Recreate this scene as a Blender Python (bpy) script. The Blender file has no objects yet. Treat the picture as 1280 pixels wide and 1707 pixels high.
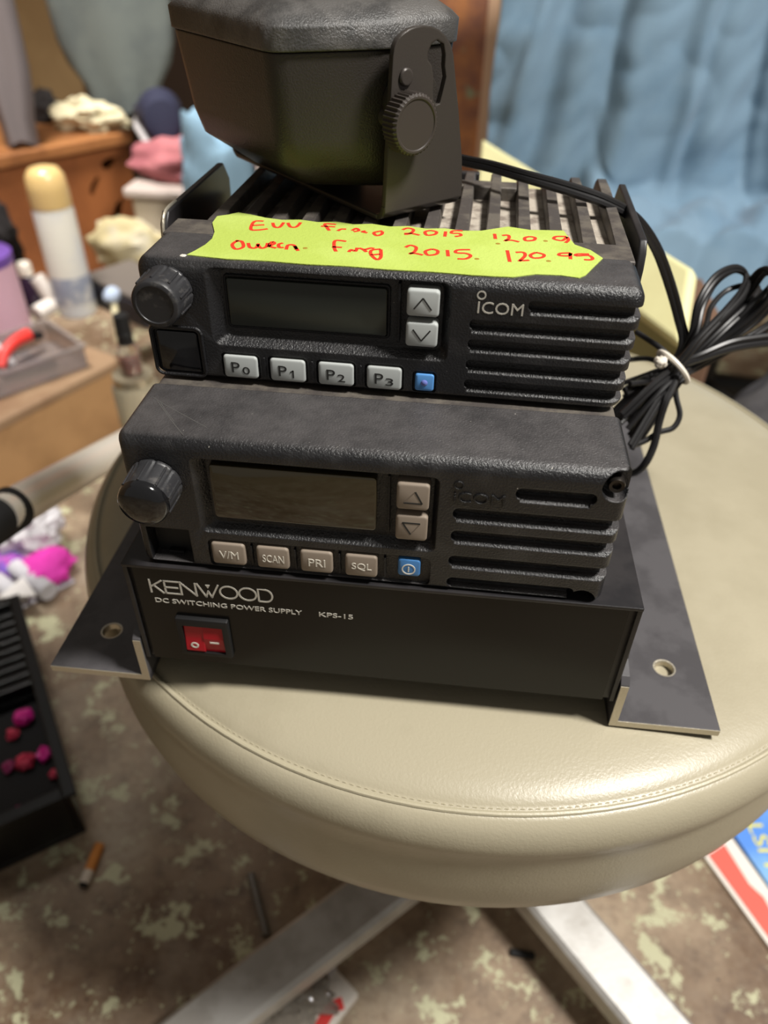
import bpy, bmesh, math, random
from mathutils import Vector, Matrix
random.seed(7)
R_ = math.radians
S = bpy.context.scene
C = S.collection

# ------------------------------------------------------------------ camera, light, exposure
# All lengths below are millimetres; z = 0 is the underside of the upper radio, the floor is at z = FLOOR.
FLOOR = -480.0
CAM = Vector((102.65, -210.75, 122.5))
RIGHT = Vector((0.9909258, 0.1335608, 0.0150845))
UP = Vector((-0.0954765, 0.6204530, 0.7784101))
FWD = Vector((-0.0946058, 0.7727869, -0.6275748))
FPX = 1263.67

def W(x, y, z):
    return Vector((x * .001, y * .001, (z - FLOOR) * .001))

cam_data = bpy.data.cameras.new('camera')
cam = bpy.data.objects.new('camera', cam_data)
C.objects.link(cam)
S.camera = cam
cam_data.sensor_fit = 'HORIZONTAL'
cam_data.sensor_width = 36.0
cam_data.lens = FPX / 1280 * 36
cam_data.clip_start = .01
cam_data.clip_end = 50
M = Matrix.Identity(4)
for i in range(3):
    M[i][0], M[i][1], M[i][2] = RIGHT[i], UP[i], -FWD[i]
M.translation = W(*CAM)
cam.matrix_world = M
cam_data.dof.use_dof = True
cam_data.dof.focus_distance = .236
cam_data.dof.aperture_fstop = 12.0

world = bpy.data.worlds.new('world')
S.world = world
world.use_nodes = True
wn = world.node_tree.nodes['Background']
wn.inputs[0].default_value = (1.0, .95, .88, 1)
wn.inputs[1].default_value = .19

def area(name, loc, target, size, power, col=(1, .965, .91)):
    l = bpy.data.lights.new(name, 'AREA')
    l.shape = 'DISK'
    l.size = size
    l.energy = power
    l.color = col
    o = bpy.data.objects.new(name, l)
    C.objects.link(o)
    o.location = W(*loc)
    d = W(*target) - W(*loc)
    o.rotation_euler = d.to_track_quat('-Z', 'Y').to_euler()
    return o

area('ceiling_lamp', (820, -170, 1230), (100, 50, -100), .27, 42)
back_fill = area('background_fill', (-600, 700, 1500), (-760, 1280, -300), .5, 15)  # added fill with no known fixture, brightens the left background
back_fill.data.spread = R_(80)

S.view_settings.view_transform = 'Standard'
S.view_settings.look = 'None'
S.view_settings.gamma = 1
S.view_settings.exposure = 0.0
S.view_settings.use_curve_mapping = False

# ------------------------------------------------------------------ rays from the picture frame into the place
def ray(px, py):
    return RIGHT * ((px - 640) / FPX) - UP * ((py - 853.5) / FPX) + FWD

def at_z(px, py, z):
    r = ray(px, py)
    return CAM + r * ((z - CAM.z) / r.z)

def at_d(px, py, d):
    return CAM + ray(px, py) * d

def at_y(px, py, y):
    r = ray(px, py)
    return CAM + r * ((y - CAM.y) / r.y)

# ------------------------------------------------------------------ materials
def lin(c):
    return tuple((v / 255 / 12.92) if v / 255 <= .04045 else ((v / 255 + .055) / 1.055) ** 2.4 for v in c) + (1,)

MATS = {}
def mat(name, col, rough=.5, metal=0, bump=0, bscale=800, bevel=0, col2=None, cscale=200, cthr=(.45, .6),
        coat=0, spec=.5, trans=0, alpha=1, ior=1.45, speck=None, sscale=700, sthr=.72, sheen=0, dust=None):
    if name in MATS:
        return MATS[name]
    m = bpy.data.materials.new(name)
    MATS[name] = m
    m.use_nodes = True
    nt = m.node_tree
    N, L = nt.nodes, nt.links
    b = N['Principled BSDF']
    b.inputs['Base Color'].default_value = lin(col)
    b.inputs['Roughness'].default_value = rough
    b.inputs['Metallic'].default_value = metal
    b.inputs['Specular IOR Level'].default_value = spec
    b.inputs['Coat Weight'].default_value = coat
    b.inputs['Coat Roughness'].default_value = .08
    b.inputs['Transmission Weight'].default_value = trans
    b.inputs['IOR'].default_value = ior
    b.inputs['Alpha'].default_value = alpha
    b.inputs['Sheen Weight'].default_value = sheen
    tc = N.new('ShaderNodeTexCoord')
    out = None
    def noise(scale, detail=4, rough_=.6):
        n = N.new('ShaderNodeTexNoise')
        n.inputs['Scale'].default_value = scale
        n.inputs['Detail'].default_value = detail
        n.inputs['Roughness'].default_value = rough_
        L.new(tc.outputs['Object'], n.inputs['Vector'])
        return n
    if col2:
        n = noise(cscale, 6)
        r = N.new('ShaderNodeMapRange')
        r.inputs['From Min'].default_value, r.inputs['From Max'].default_value = cthr
        L.new(n.outputs['Fac'], r.inputs['Value'])
        mx = N.new('ShaderNodeMix')
        mx.data_type = 'RGBA'
        mx.inputs['A'].default_value = lin(col)
        mx.inputs['B'].default_value = lin(col2)
        L.new(r.outputs['Result'], mx.inputs['Factor'])
        out = mx.outputs['Result']
    if speck:
        n = noise(sscale, 2)
        r = N.new('ShaderNodeMapRange')
        r.inputs['From Min'].default_value, r.inputs['From Max'].default_value = sthr, sthr + .05
        L.new(n.outputs['Fac'], r.inputs['Value'])
        mx = N.new('ShaderNodeMix')
        mx.data_type = 'RGBA'
        if out:
            L.new(out, mx.inputs['A'])
        else:
            mx.inputs['A'].default_value = lin(col)
        mx.inputs['B'].default_value = lin(speck)
        L.new(r.outputs['Result'], mx.inputs['Factor'])
        out = mx.outputs['Result']
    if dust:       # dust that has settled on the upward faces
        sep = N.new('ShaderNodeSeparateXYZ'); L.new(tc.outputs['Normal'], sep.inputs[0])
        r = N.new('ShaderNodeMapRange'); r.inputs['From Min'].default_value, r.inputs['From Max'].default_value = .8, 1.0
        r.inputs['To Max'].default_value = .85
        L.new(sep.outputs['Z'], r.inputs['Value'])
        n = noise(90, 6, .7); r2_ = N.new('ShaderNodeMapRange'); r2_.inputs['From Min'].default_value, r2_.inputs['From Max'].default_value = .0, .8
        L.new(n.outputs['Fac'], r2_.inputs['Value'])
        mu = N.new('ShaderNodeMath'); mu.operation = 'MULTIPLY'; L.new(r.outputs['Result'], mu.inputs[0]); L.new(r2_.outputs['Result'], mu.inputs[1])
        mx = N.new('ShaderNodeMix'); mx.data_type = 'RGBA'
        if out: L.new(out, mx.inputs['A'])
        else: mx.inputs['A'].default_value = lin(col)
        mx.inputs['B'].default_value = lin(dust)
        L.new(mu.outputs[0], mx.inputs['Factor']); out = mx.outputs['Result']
    if out:
        L.new(out, b.inputs['Base Color'])
    nrm = None
    if bevel:
        bv = N.new('ShaderNodeBevel')
        bv.samples = 4
        bv.inputs['Radius'].default_value = bevel * .001
        nrm = bv.outputs['Normal']
    if bump:
        n = noise(bscale, 3)
        bp = N.new('ShaderNodeBump')
        bp.inputs['Strength'].default_value = bump
        bp.inputs['Distance'].default_value = .0006
        L.new(n.outputs['Fac'], bp.inputs['Height'])
        if nrm:
            L.new(nrm, bp.inputs['Normal'])
        nrm = bp.outputs['Normal']
    if nrm:
        L.new(nrm, b.inputs['Normal'])
    return m

BLACK = mat('black_textured_plastic', (22, 22, 24), .42, bump=.55, bscale=1500, bevel=.7, speck=(170, 165, 155), sscale=900, sthr=.76)
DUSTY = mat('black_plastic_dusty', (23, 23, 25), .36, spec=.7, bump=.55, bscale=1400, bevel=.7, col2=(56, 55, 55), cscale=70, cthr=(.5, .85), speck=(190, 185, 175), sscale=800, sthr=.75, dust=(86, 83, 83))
GLOSSB = mat('black_glossy_plastic', (18, 18, 20), .12, coat=.5)
KNOBB = mat('black_knob_plastic', (44, 44, 46), .38, bevel=.4, col2=(80, 78, 76), cscale=300, cthr=(.55, .75))
DARK = mat('black_recess', (14, 14, 15), .6)
HSINK = mat('heat_sink_dark_aluminium', (78, 73, 70), .5, metal=.25, bump=.3, bscale=500, bevel=.5, col2=(104, 98, 90), cscale=90)
HDUST = mat('heat_sink_dusty_floor', (168, 159, 146), .8, bump=.4, bscale=600, col2=(122, 112, 102), cscale=120)
BLKMET = mat('black_painted_metal', (34, 33, 35), .36, bevel=.6, col2=(46, 44, 45), cscale=40, speck=(150, 145, 135), sscale=260, sthr=.76)
PANEL = mat('black_front_panel', (13, 12, 11), .22, bump=.04, bscale=1600, spec=.35)
FLANGE = mat('dark_grey_anodised_flange', (80, 78, 80), .42, bevel=.5, col2=(68, 66, 68), cscale=50, speck=(190, 185, 170), sscale=140, sthr=.77)
BARE = mat('bare_metal_edge', (196, 188, 170), .4, metal=.7, bump=.4, bscale=700)
PRINT = mat('white_print', (200, 196, 185), .6)
PRINTD = mat('dark_print', (46, 46, 44), .6)
PRINTL = mat('light_grey_print', (226, 222, 210), .6)
KEYW = mat('translucent_white_key', (168, 172, 170), .38, bevel=.8)
KEYT = mat('taupe_key', (132, 120, 107), .45, bevel=.8)
KEYB = mat('blue_key', (88, 146, 208), .35, bevel=.6)
KEYB2 = mat('dull_blue_key', (66, 120, 176), .4, bevel=.6)
LCD1 = mat('grey_green_display', (48, 51, 45), .22)
LCD2 = mat('brown_green_display', (44, 38, 24), .06, coat=.6)
TAPE = mat('yellow_green_masking_tape', (164, 182, 80), .8, bump=.35, bscale=900, col2=(172, 190, 92), cscale=30)
REDINK = mat('red_marker_ink', (214, 52, 30), .6)
BROWNINK = mat('brown_marker_dot', (150, 120, 40), .6)
REDROCK = mat('red_rocker', (165, 16, 34), .22, bevel=.4)
SPK = mat('speaker_black_plastic', (48, 44, 41), .36, bump=.35, bscale=1700, bevel=.8)
SPKTOP = mat('speaker_bezel_plastic', (60, 59, 58), .36, bump=.5, bscale=1500, bevel=1.2, col2=(84, 82, 80), cscale=70)
SPKBR = mat('speaker_bracket_metal', (62, 57, 53), .32, metal=.2, bump=.06, bscale=1500, bevel=.8)
THUMB = mat('thumb_screw_black', (58, 52, 48), .4, bevel=.3)
CABLE = mat('black_cable_sheath', (24, 23, 24), .4)
TIE = mat('white_tie', (222, 214, 200), .45)
VINYL = mat('olive_grey_vinyl', (164, 156, 134), .35, bump=.2, bscale=900, col2=(156, 148, 126), cscale=14)
VINYL2 = mat('olive_grey_vinyl_welt', (172, 164, 140), .38, bump=.2, bscale=500)
ALU = mat('brushed_aluminium', (196, 194, 190), .5, metal=.5, bump=.15, bscale=300, col2=(172, 168, 162), cscale=25)
CHROME = mat('chrome_tube_metal', (238, 230, 216), .32, metal=.35)
RUBBER = mat('black_rubber', (22, 22, 23), .6)

def floor_mat():
    m = bpy.data.materials.new('peeling_painted_concrete')
    m.use_nodes = True
    nt = m.node_tree; N, L = nt.nodes, nt.links
    b = N['Principled BSDF']; b.inputs['Roughness'].default_value = .55
    tc = N.new('ShaderNodeTexCoord')
    def noise(s, d=8, r=.6, off=0):
        mp = N.new('ShaderNodeMapping'); mp.inputs['Location'].default_value = (off, off * .7, 0)
        L.new(tc.outputs['Object'], mp.inputs['Vector'])
        n = N.new('ShaderNodeTexNoise'); n.inputs['Scale'].default_value = s
        n.inputs['Detail'].default_value = d; n.inputs['Roughness'].default_value = r
        L.new(mp.outputs['Vector'], n.inputs['Vector']); return n
    def rng(n, a, c):
        r = N.new('ShaderNodeMapRange'); r.inputs['From Min'].default_value = a; r.inputs['From Max'].default_value = c
        L.new(n.outputs['Fac'], r.inputs['Value']); return r.outputs['Result']
    def mix(f, a, bb):
        x = N.new('ShaderNodeMix'); x.data_type = 'RGBA'
        L.new(f, x.inputs['Factor'])
        for k, v in (('A', a), ('B', bb)):
            if isinstance(v, tuple): x.inputs[k].default_value = lin(v)
            else: L.new(v, x.inputs[k])
        return x.outputs['Result']
    base = mix(rng(noise(7, 8, .65, 3), .4, .62), (166, 146, 122), (108, 84, 62))
    base = mix(rng(noise(45, 8, .75, 9), .48, .75), base, (82, 64, 52))
    base = mix(rng(noise(5, 6, .65, 21), .5, .66), base, (168, 154, 134))
    base = mix(rng(noise(110, 6, .7, 41), .5, .7), base, (134, 115, 95))
    base = mix(rng(noise(30, 10, .74, 5), .555, .575), base, (190, 188, 154))
    base = mix(rng(noise(80, 8, .72, 13), .61, .63), base, (184, 180, 146))
    base = mix(rng(noise(60, 5, .6, 31), .68, .70), base, (48, 36, 34))
    L.new(base, b.inputs['Base Color'])
    bp = N.new('ShaderNodeBump'); bp.inputs['Strength'].default_value = .4; bp.inputs['Distance'].default_value = .002
    L.new(noise(30, 5, .55, 5).outputs['Fac'], bp.inputs['Height']); L.new(bp.outputs['Normal'], b.inputs['Normal'])
    return m

# ------------------------------------------------------------------ mesh builder
class MB:
    def __init__(s):
        s.bm = bmesh.new()
    def face(s, vs):
        try: return s.bm.faces.new(vs)
        except ValueError: return None
    def box(s, x0, x1, y0, y1, z0, z1, mtx=None):
        v = [Vector((x, y, z)) for x in (x0, x1) for y in (y0, y1) for z in (z0, z1)]
        if mtx: v = [mtx @ p for p in v]
        v = [s.bm.verts.new(p) for p in v]
        for f in ((0, 1, 3, 2), (4, 6, 7, 5), (0, 4, 5, 1), (2, 3, 7, 6), (0, 2, 6, 4), (1, 5, 7, 3)):
            s.face([v[i] for i in f])
        return s
    def loft(s, rings, caps=True, closed=True):
        R = [[s.bm.verts.new(p) for p in r] for r in rings]
        n = len(R[0])
        for a, b in zip(R, R[1:]):
            for i in range(n if closed else n - 1):
                j = (i + 1) % n
                s.face([a[i], a[j], b[j], b[i]])
        if caps:
            s.face(R[0][::-1]); s.face(R[-1])
        return s
    def prism(s, poly, axis, a, b):
        def P(u, v, w):
            return Vector({'x': (w, u, v), 'y': (u, w, v), 'z': (u, v, w)}[axis])
        return s.loft([[P(u, v, a) for u, v in poly], [P(u, v, b) for u, v in poly]])
    def rring(s, x0, x1, z0, z1, r, y, n=5, plane='xz'):
        pts = []
        for cx, cz, a0 in ((x1 - r, z1 - r, 0), (x0 + r, z1 - r, 90), (x0 + r, z0 + r, 180), (x1 - r, z0 + r, 270)):
            for k in range(n + 1):
                a = R_(a0 + 90 * k / n)
                u, v = cx + r * math.cos(a), cz + r * math.sin(a)
                pts.append(Vector((u, y, v)) if plane == 'xz' else Vector((u, v, y)))
        return pts
    def rslab(s, x0, x1, z0, z1, r, y0, y1, plane='xz', edge=0):
        if edge:
            e = edge
            rr = max(r - e, .05)
            s.loft([s.rring(x0 + e, x1 - e, z0 + e, z1 - e, rr, y0, plane=plane),
                    s.rring(x0 + e * .3, x1 - e * .3, z0 + e * .3, z1 - e * .3, max(r - e * .3, .05), y0 + (e * .3 if y1 > y0 else -e * .3), plane=plane),
                    s.rring(x0, x1, z0, z1, r, y0 + (e if y1 > y0 else -e), plane=plane),
                    s.rring(x0, x1, z0, z1, r, y1, plane=plane)])
        else:
            s.loft([s.rring(x0, x1, z0, z1, r, y0, plane=plane), s.rring(x0, x1, z0, z1, r, y1, plane=plane)])
        return s
    def lathe(s, prof, n=48, mtx=None, caps=True, rfun=None):
        rings = []
        for r, z in prof:
            ring = []
            for k in range(n):
                a = 2 * math.pi * k / n
                q = r * (rfun(k, r, z) if rfun else 1)
                p = Vector((q * math.cos(a), q * math.sin(a), z))
                ring.append(mtx @ p if mtx else p)
            rings.append(ring)
        return s.loft(rings, caps)
    def cyl(s, p0, p1, r0, r1=None, n=24):
        p0, p1 = Vector(p0), Vector(p1)
        r1 = r0 if r1 is None else r1
        q = (p1 - p0).to_track_quat('Z', 'Y').to_matrix().to_4x4()
        q.translation = p0
        return s.lathe([(r0, 0), (r1, (p1 - p0).length)], n, q)
    def tube(s, pts, r, n=10, caps=True):
        pts = [Vector(p) for p in pts]
        rings = []
        t0 = (pts[1] - pts[0]).normalized()
        nrm = t0.orthogonal().normalized()
        for i, p in enumerate(pts):
            t = (pts[min(i + 1, len(pts) - 1)] - pts[max(i - 1, 0)]).normalized()
            nrm = (nrm - t * nrm.dot(t))
            nrm = nrm.normalized() if nrm.length > 1e-6 else t.orthogonal().normalized()
            bi = t.cross(nrm)
            rr = r(i / (len(pts) - 1)) if callable(r) else r
            rings.append([p + (nrm * math.cos(2 * math.pi * k / n) + bi * math.sin(2 * math.pi * k / n)) * rr for k in range(n)])
        return s.loft(rings, caps)
    def ribbon(s, pts, w, up, t=.12):
        """flat stroke along pts, lying on a surface whose normal is up"""
        pts = [Vector(p) for p in pts]; up = Vector(up)
        rings = []
        for i, p in enumerate(pts):
            d = (pts[min(i + 1, len(pts) - 1)] - pts[max(i - 1, 0)]).normalized()
            sd = d.cross(up).normalized() * w / 2
            rings.append([p + sd, p - sd, p - sd + up * t, p + sd + up * t])
        return s.loft(rings)
    def grid(s, nu, nv, f):
        V = [[s.bm.verts.new(f(i / nu, j / nv)) for j in range(nv + 1)] for i in range(nu + 1)]
        for i in range(nu):
            for j in range(nv):
                s.face([V[i][j], V[i + 1][j], V[i + 1][j + 1], V[i][j + 1]])
        return s
    def blob(s, c, rx, ry, rz, amp=.15, fr=3.0, n=24, m=16, seed=0, flat=True, boxy=0):
        from mathutils import noise as no
        c = Vector(c)
        rings = []
        for j in range(m + 1):
            t = math.pi * (j + .02) / (m + .04)
            ring = []
            for k in range(n):
                a = 2 * math.pi * k / n
                d = Vector((math.sin(t) * math.cos(a), math.sin(t) * math.sin(a), -math.cos(t)))
                q = 1 + amp * no.noise(d * fr + Vector((seed * 7.1, seed * 3.3, seed))) + amp * .5 * no.noise(d * fr * 2.3 + Vector((seed, seed * 5, 0)))
                bq = max(math.sin(t), .02) ** (-boxy) if boxy else 1
                p = Vector((d.x * rx * q * bq, d.y * ry * q * bq, d.z * rz * q))
                if flat: p.z = max(p.z, -rz * .72)
                ring.append(c + p)
            rings.append(ring)
        return s.loft(rings)
    def build(s, name, material, parent=None, smooth=True, solid=0, bevel=0, subsurf=0, shift=None, angle=40):
        bm = s.bm
        bmesh.ops.recalc_face_normals(bm, faces=bm.faces)
        me = bpy.data.meshes.new(name)
        world_space = parent is None
        for v in bm.verts:
            p = v.co
            if shift is not None: p = p - Vector(shift)
            v.co = p * .001
        for f in bm.faces: f.smooth = smooth
        if smooth:
            for e in bm.edges:
                if len(e.link_faces) == 2 and e.calc_face_angle(0) > R_(angle): e.smooth = False
        bm.to_mesh(me); bm.free()
        o = bpy.data.objects.new(name, me)
        C.objects.link(o)
        me.materials.append(material)
        if parent is not None:
            o.parent = parent
        else:
            sh = shift if shift is not None else (0, 0, 0)
            o.location = W(*sh)
        if bevel:
            b = o.modifiers.new('bevel', 'BEVEL'); b.width = bevel * .001; b.segments = 3; b.limit_method = 'ANGLE'; b.angle_limit = R_(35)
        if solid:
            q = o.modifiers.new('solid', 'SOLIDIFY'); q.thickness = solid * .001; q.offset = 0
        if subsurf:
            q = o.modifiers.new('sub', 'SUBSURF'); q.levels = subsurf; q.render_levels = subsurf
        return o

def apply_mods(o):
    dg = bpy.context.evaluated_depsgraph_get()
    dg.update()
    me = bpy.data.meshes.new_from_object(o.evaluated_get(dg))
    o.modifiers.clear()
    old = o.data; o.data = me
    me.name = o.name
    bpy.data.meshes.remove(old)
    return o

def cut(o, mb, smooth_angle=38):
    """subtract the shapes in mb from the part o"""
    bmesh.ops.recalc_face_normals(mb.bm, faces=mb.bm.faces)
    for v in mb.bm.verts: v.co *= .001
    me = bpy.data.meshes.new('cut'); mb.bm.to_mesh(me); mb.bm.free()
    c = bpy.data.objects.new('cut', me); C.objects.link(c)
    if o.parent:
        c.parent = o.parent
    md = o.modifiers.new('cut', 'BOOLEAN'); md.operation = 'DIFFERENCE'; md.object = c; md.solver = 'EXACT'; md.use_self = True
    apply_mods(o)
    bpy.data.objects.remove(c); bpy.data.meshes.remove(me)
    bm = bmesh.new(); bm.from_mesh(o.data)
    for f in bm.faces: f.smooth = True
    for e in bm.edges:
        e.smooth = not (len(e.link_faces) == 2 and e.calc_face_angle(0) > R_(smooth_angle))
    bm.to_mesh(o.data); bm.free()
    return o

def thing(name, label, cat, loc=(0, 0, 0), rz=0, group=None):
    o = bpy.data.objects.new(name, None)
    C.objects.link(o)
    o.empty_display_size = .02
    o.location = W(*loc); o.rotation_euler = (0, 0, rz)
    return tag(o, label, cat, group)

def tag(o, label, cat, group=None, kind=None):
    o['label'] = label; o['category'] = cat
    if group: o['group'] = group
    if kind: o['kind'] = kind
    return o

def structure(o):
    o['kind'] = 'structure'
    return o

def copy_tree(o, parent=None):
    c = o.copy(); C.objects.link(c)
    if parent: c.parent = parent
    for ch in list(o.children): copy_tree(ch, c)
    return c

def smoothpts(pts, sub=6):
    """Catmull-Rom through the points"""
    P = [Vector(p) for p in pts]
    out = []
    for i in range(len(P) - 1):
        p0, p1, p2, p3 = P[max(i - 1, 0)], P[i], P[i + 1], P[min(i + 2, len(P) - 1)]
        for k in range(sub):
            t = k / sub
            out.append(.5 * ((2 * p1) + (p2 - p0) * t + (2 * p0 - 5 * p1 + 4 * p2 - p3) * t * t + (3 * p1 - p0 - 3 * p2 + p3) * t ** 3))
    out.append(P[-1])
    return out

def lettering(name, txt, material, parent, x0, x1, z0, z1, y, t=.12, frame=None):
    """words whose ink box fills x0..x1, z0..z1 on a front panel (facing -y); frame maps (u, v, n) to a point instead"""
    cu = bpy.data.curves.new(name, 'FONT'); cu.body = txt; cu.resolution_u = 3
    tmp = bpy.data.objects.new(name, cu); C.objects.link(tmp)
    dg = bpy.context.evaluated_depsgraph_get(); dg.update()
    me = bpy.data.meshes.new_from_object(tmp.evaluated_get(dg))
    bpy.data.objects.remove(tmp); bpy.data.curves.remove(cu)
    xs = [v.co.x for v in me.vertices]; ys = [v.co.y for v in me.vertices]
    ax, bx, ay, by = min(xs), max(xs), min(ys), max(ys)
    bm = bmesh.new(); bm.from_mesh(me); bpy.data.meshes.remove(me)
    r = bmesh.ops.extrude_face_region(bm, geom=bm.faces[:])
    top = {g for g in r['geom'] if isinstance(g, bmesh.types.BMVert)}
    for v in bm.verts:
        u = x0 + (v.co.x - ax) / (bx - ax) * (x1 - x0)
        w = z0 + (v.co.y - ay) / (by - ay) * (z1 - z0)
        n = t if v in top else -.05
        v.co = frame(u, w, n) if frame else Vector((u, y - n, w))
    mb = MB(); mb.bm.free(); mb.bm = bm
    return mb.build(name, material, parent, smooth=False)

# ------------------------------------------------------------------ the setting
fl = MB().box(-3200, 3200, -1500, 3400, FLOOR - 40, FLOOR).build('floor', floor_mat(), smooth=False, shift=(0, 0, FLOOR))
structure(fl)
WALL = mat('ochre_wall_paint', (176, 146, 104), .8, bump=.2, bscale=40, col2=(164, 134, 94), cscale=4)
structure(MB().box(-3200, 3200, 2500, 2560, FLOOR, 1900).build('wall_back', WALL, smooth=False, shift=(0, 2500, FLOOR)))
structure(MB().box(-2260, -2200, -1500, 2500, FLOOR, 1900).build('wall_left', WALL, smooth=False, shift=(-2200, 0, FLOOR)))

# ------------------------------------------------------------------ stool
SX, SY, SR, SZ = 107.8, 119.4, 192.0, -111.2
stool = thing('stool', 'round olive grey vinyl stool with polished aluminium legs, carrying the radios', 'stool', (SX, SY, FLOOR))
def zz(z): return z - FLOOR            # stool parts are built in the stool's own frame
prof = [(0.01, zz(-110.6)), (60, zz(-110.7)), (120, zz(-110.9)), (145, zz(-111.3)), (160, zz(-111.9)), (172, zz(-112.9)), (180, zz(-114.2)), (185.5, zz(-115.6)), (188.2, zz(-117.0)),
        (189.2, zz(-117.8)), (191.0, zz(-117.6)), (193.4, zz(-118.6)), (196.2, zz(-122)), (198.2, zz(-128)), (197.8, zz(-134)), (196.2, zz(-139)), (195.8, zz(-146)),
        (196.2, zz(-158)), (195.6, zz(-172)), (193.5, zz(-182)), (189, zz(-189)), (183, zz(-192)), (150, zz(-192)), (0.01, zz(-192))]
MB().lathe(prof, 128).build('cushion', VINYL, stool, angle=60)
ring = [Vector((191.6 * math.cos(a * math.pi / 64), 191.6 * math.sin(a * math.pi / 64), zz(-114.6))) for a in range(128)]
def torus(mb, R, r, z, n=128, m=8):
    rings = []
    for k in range(m):
        b = 2 * math.pi * k / m
        rings.append([Vector(((R + r * math.cos(b)) * math.cos(2 * math.pi * i / n), (R + r * math.cos(b)) * math.sin(2 * math.pi * i / n), z + r * math.sin(b))) for i in range(n)])
    rings.append(rings[0])
    return mb.loft(rings, caps=False)
torus(MB(), 191.0, 1.0, zz(-117.6)).build('seam_welt', VINYL2, stool)
st = MB()
for k in range(440):
    a = 2 * math.pi * k / 440
    da = .0040
    st.tube([(189.0 * math.cos(a + q), 189.0 * math.sin(a + q), zz(-117.75 + (.2 if abs(q) < .003 else 0))) for q in (-da, 0, da)], .22, 5)
tag_st = st.build('stitching', VINYL2, stool)
MB().lathe([(0.01, zz(-192)), (150, zz(-192)), (150, zz(-198)), (60, zz(-204)), (0.01, zz(-204))], 48).build('seat_plate', RUBBER, stool)
MB().lathe([(0.01, zz(-204)), (15, zz(-204)), (15, zz(-300)), (25, zz(-300)), (25, zz(-420)), (0.01, zz(-420))], 32).build('column', CHROME, stool)
HX, HY = 34.0, -12.0      # the base sits a little off under the seat
MB().lathe([(0.01, zz(-396)), (30, zz(-398)), (44, zz(-408)), (46, zz(-440)), (0.01, zz(-444))], 32, Matrix.Translation((HX, HY, 0))).build('hub', ALU, stool)
for k in range(4):
    a = R_(224 + 90 * k)
    ux, uy = math.cos(a), math.sin(a)
    def LP(r, s_, z): return Vector((HX + ux * r - uy * s_, HY + uy * r + ux * s_, zz(z)))
    rings = []
    for r, w, zt, th in ((20, 19, -420, 22), (100, 18.5, -426, 20), (200, 18, -431, 18), (290, 17, -440, 16), (318, 15, -446, 14), (324, 10, -450, 8)):
        rings.append([LP(r, -w, zt - th), LP(r, -w, zt - 3), LP(r, -w * .82, zt), LP(r, w * .82, zt), LP(r, w, zt - 3), LP(r, w, zt - th)])
    lg = MB().loft(rings).build('leg', ALU, stool, angle=30)
    MB().lathe([(0.01, zz(-455)), (7, zz(-455)), (9, zz(-462)), (17, zz(-470)), (18, zz(FLOOR)), (0.01, zz(FLOOR))], 24,
               Matrix.Translation((HX + ux * 300, HY + uy * 300, 0))).build('foot', RUBBER, lg)

# ------------------------------------------------------------------ power supply
KW = 169.85
ps = thing('power_supply', 'black switching power supply with red rocker switch, lowest of the three stacked units', 'power supply', (-5.91, -38.03, -50.66 - 60.5), .02625)
def kz(z): return z + 60.5
ch = MB().box(0, KW, 2, 205, kz(-47.6), kz(-0.4)).build('chassis', BLKMET, ps, smooth=False)
MB().box(-.6, KW + .6, 0, 206, kz(-1.2), kz(0)).box(-.6, .9, .4, 206, kz(-47.4), kz(-1.2)).box(KW - .9, KW + .6, .4, 206, kz(-47.4), kz(-1.2)).build('cover', BLKMET, ps, smooth=False)
fp = MB().box(2.6, KW - 3.4, .6, 2.2, kz(-47.2), kz(-1.4)).build('front_panel', PANEL, ps, smooth=False)
STROKES = {
    'K': [[(0, 1), (0, 0)], [(.95, 1), (.08, .48)], [(.3, .58), (1.0, 0)]],
    'E': [[(1, 1), (0.05, 1), (0.05, 0), (1, 0)], [(0.05, .5), (.9, .5)]],
    'N': [[(0, 0), (0, 1), (1, 0), (1, 1)]],
    'W': [[(0, 1), (.36, 0), (.5, .45), (.64, 0), (1, 1)]],
    'O': [[(.5 + .5 * math.cos(2 * math.pi * k / 28), .5 + .5 * math.sin(2 * math.pi * k / 28)) for k in range(29)]],
    'D': [[(0.03, 0), (0.03, 1), (.5, 1)] + [(.5 + .5 * math.cos(R_(90 - 180 * k / 14)), .5 + .5 * math.sin(R_(90 - 180 * k / 14))) for k in range(1, 15)] + [(0.03, 0)]],
}
logo = MB()
xs = {0: (7.6, 11.9), 1: (12.5, 17.6), 2: (18.3, 23.5), 3: (24.2, 31.4), 4: (31.9, 37.9), 5: (38.5, 44.4), 6: (45.0, 49.9)}
for i, chx in enumerate('KENWOOD'):
    a, b = xs[i]
    for stv in STROKES[chx]:
        # mitred strokes: every straight bit is its own ribbon
        P = [Vector((a + u * (b - a), .55, kz(-12.6 + v * 5.7))) for u, v in stv]
        if chx in 'OD' and len(P) > 8:
            logo.ribbon(P, .62, (0, -1, 0))
        else:
            for p, q in zip(P, P[1:]):
                d = (q - p).normalized() * .3
                logo.ribbon([p - d, q + d], .62, (0, -1, 0))
logo.prism([(27.1, kz(-7.0)), (28.7, kz(-7.0)), (27.9, kz(-8.6))], 'y', .42, .6)
logo.build('brand_lettering', PRINT, fp, smooth=False)
lettering('product_lettering', 'DC SWITCHING POWER SUPPLY', PRINT, fp, 8.2, 59.6, kz(-17.5), kz(-15.4), .58)
lettering('model_lettering', 'KPS-15', PRINT, fp, 65.6, 77.2, kz(-17.4), kz(-15.3), .58)
sw = MB().rslab(14.2, 33.2, kz(-42), kz(-23.2), .6, -1.2, .7, edge=.5)
swo = sw.build('rocker_switch', DARK, ps)
cut(swo, MB().box(16.4, 30.9, -3, .2, kz(-40.2), kz(-26.6)))
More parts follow.
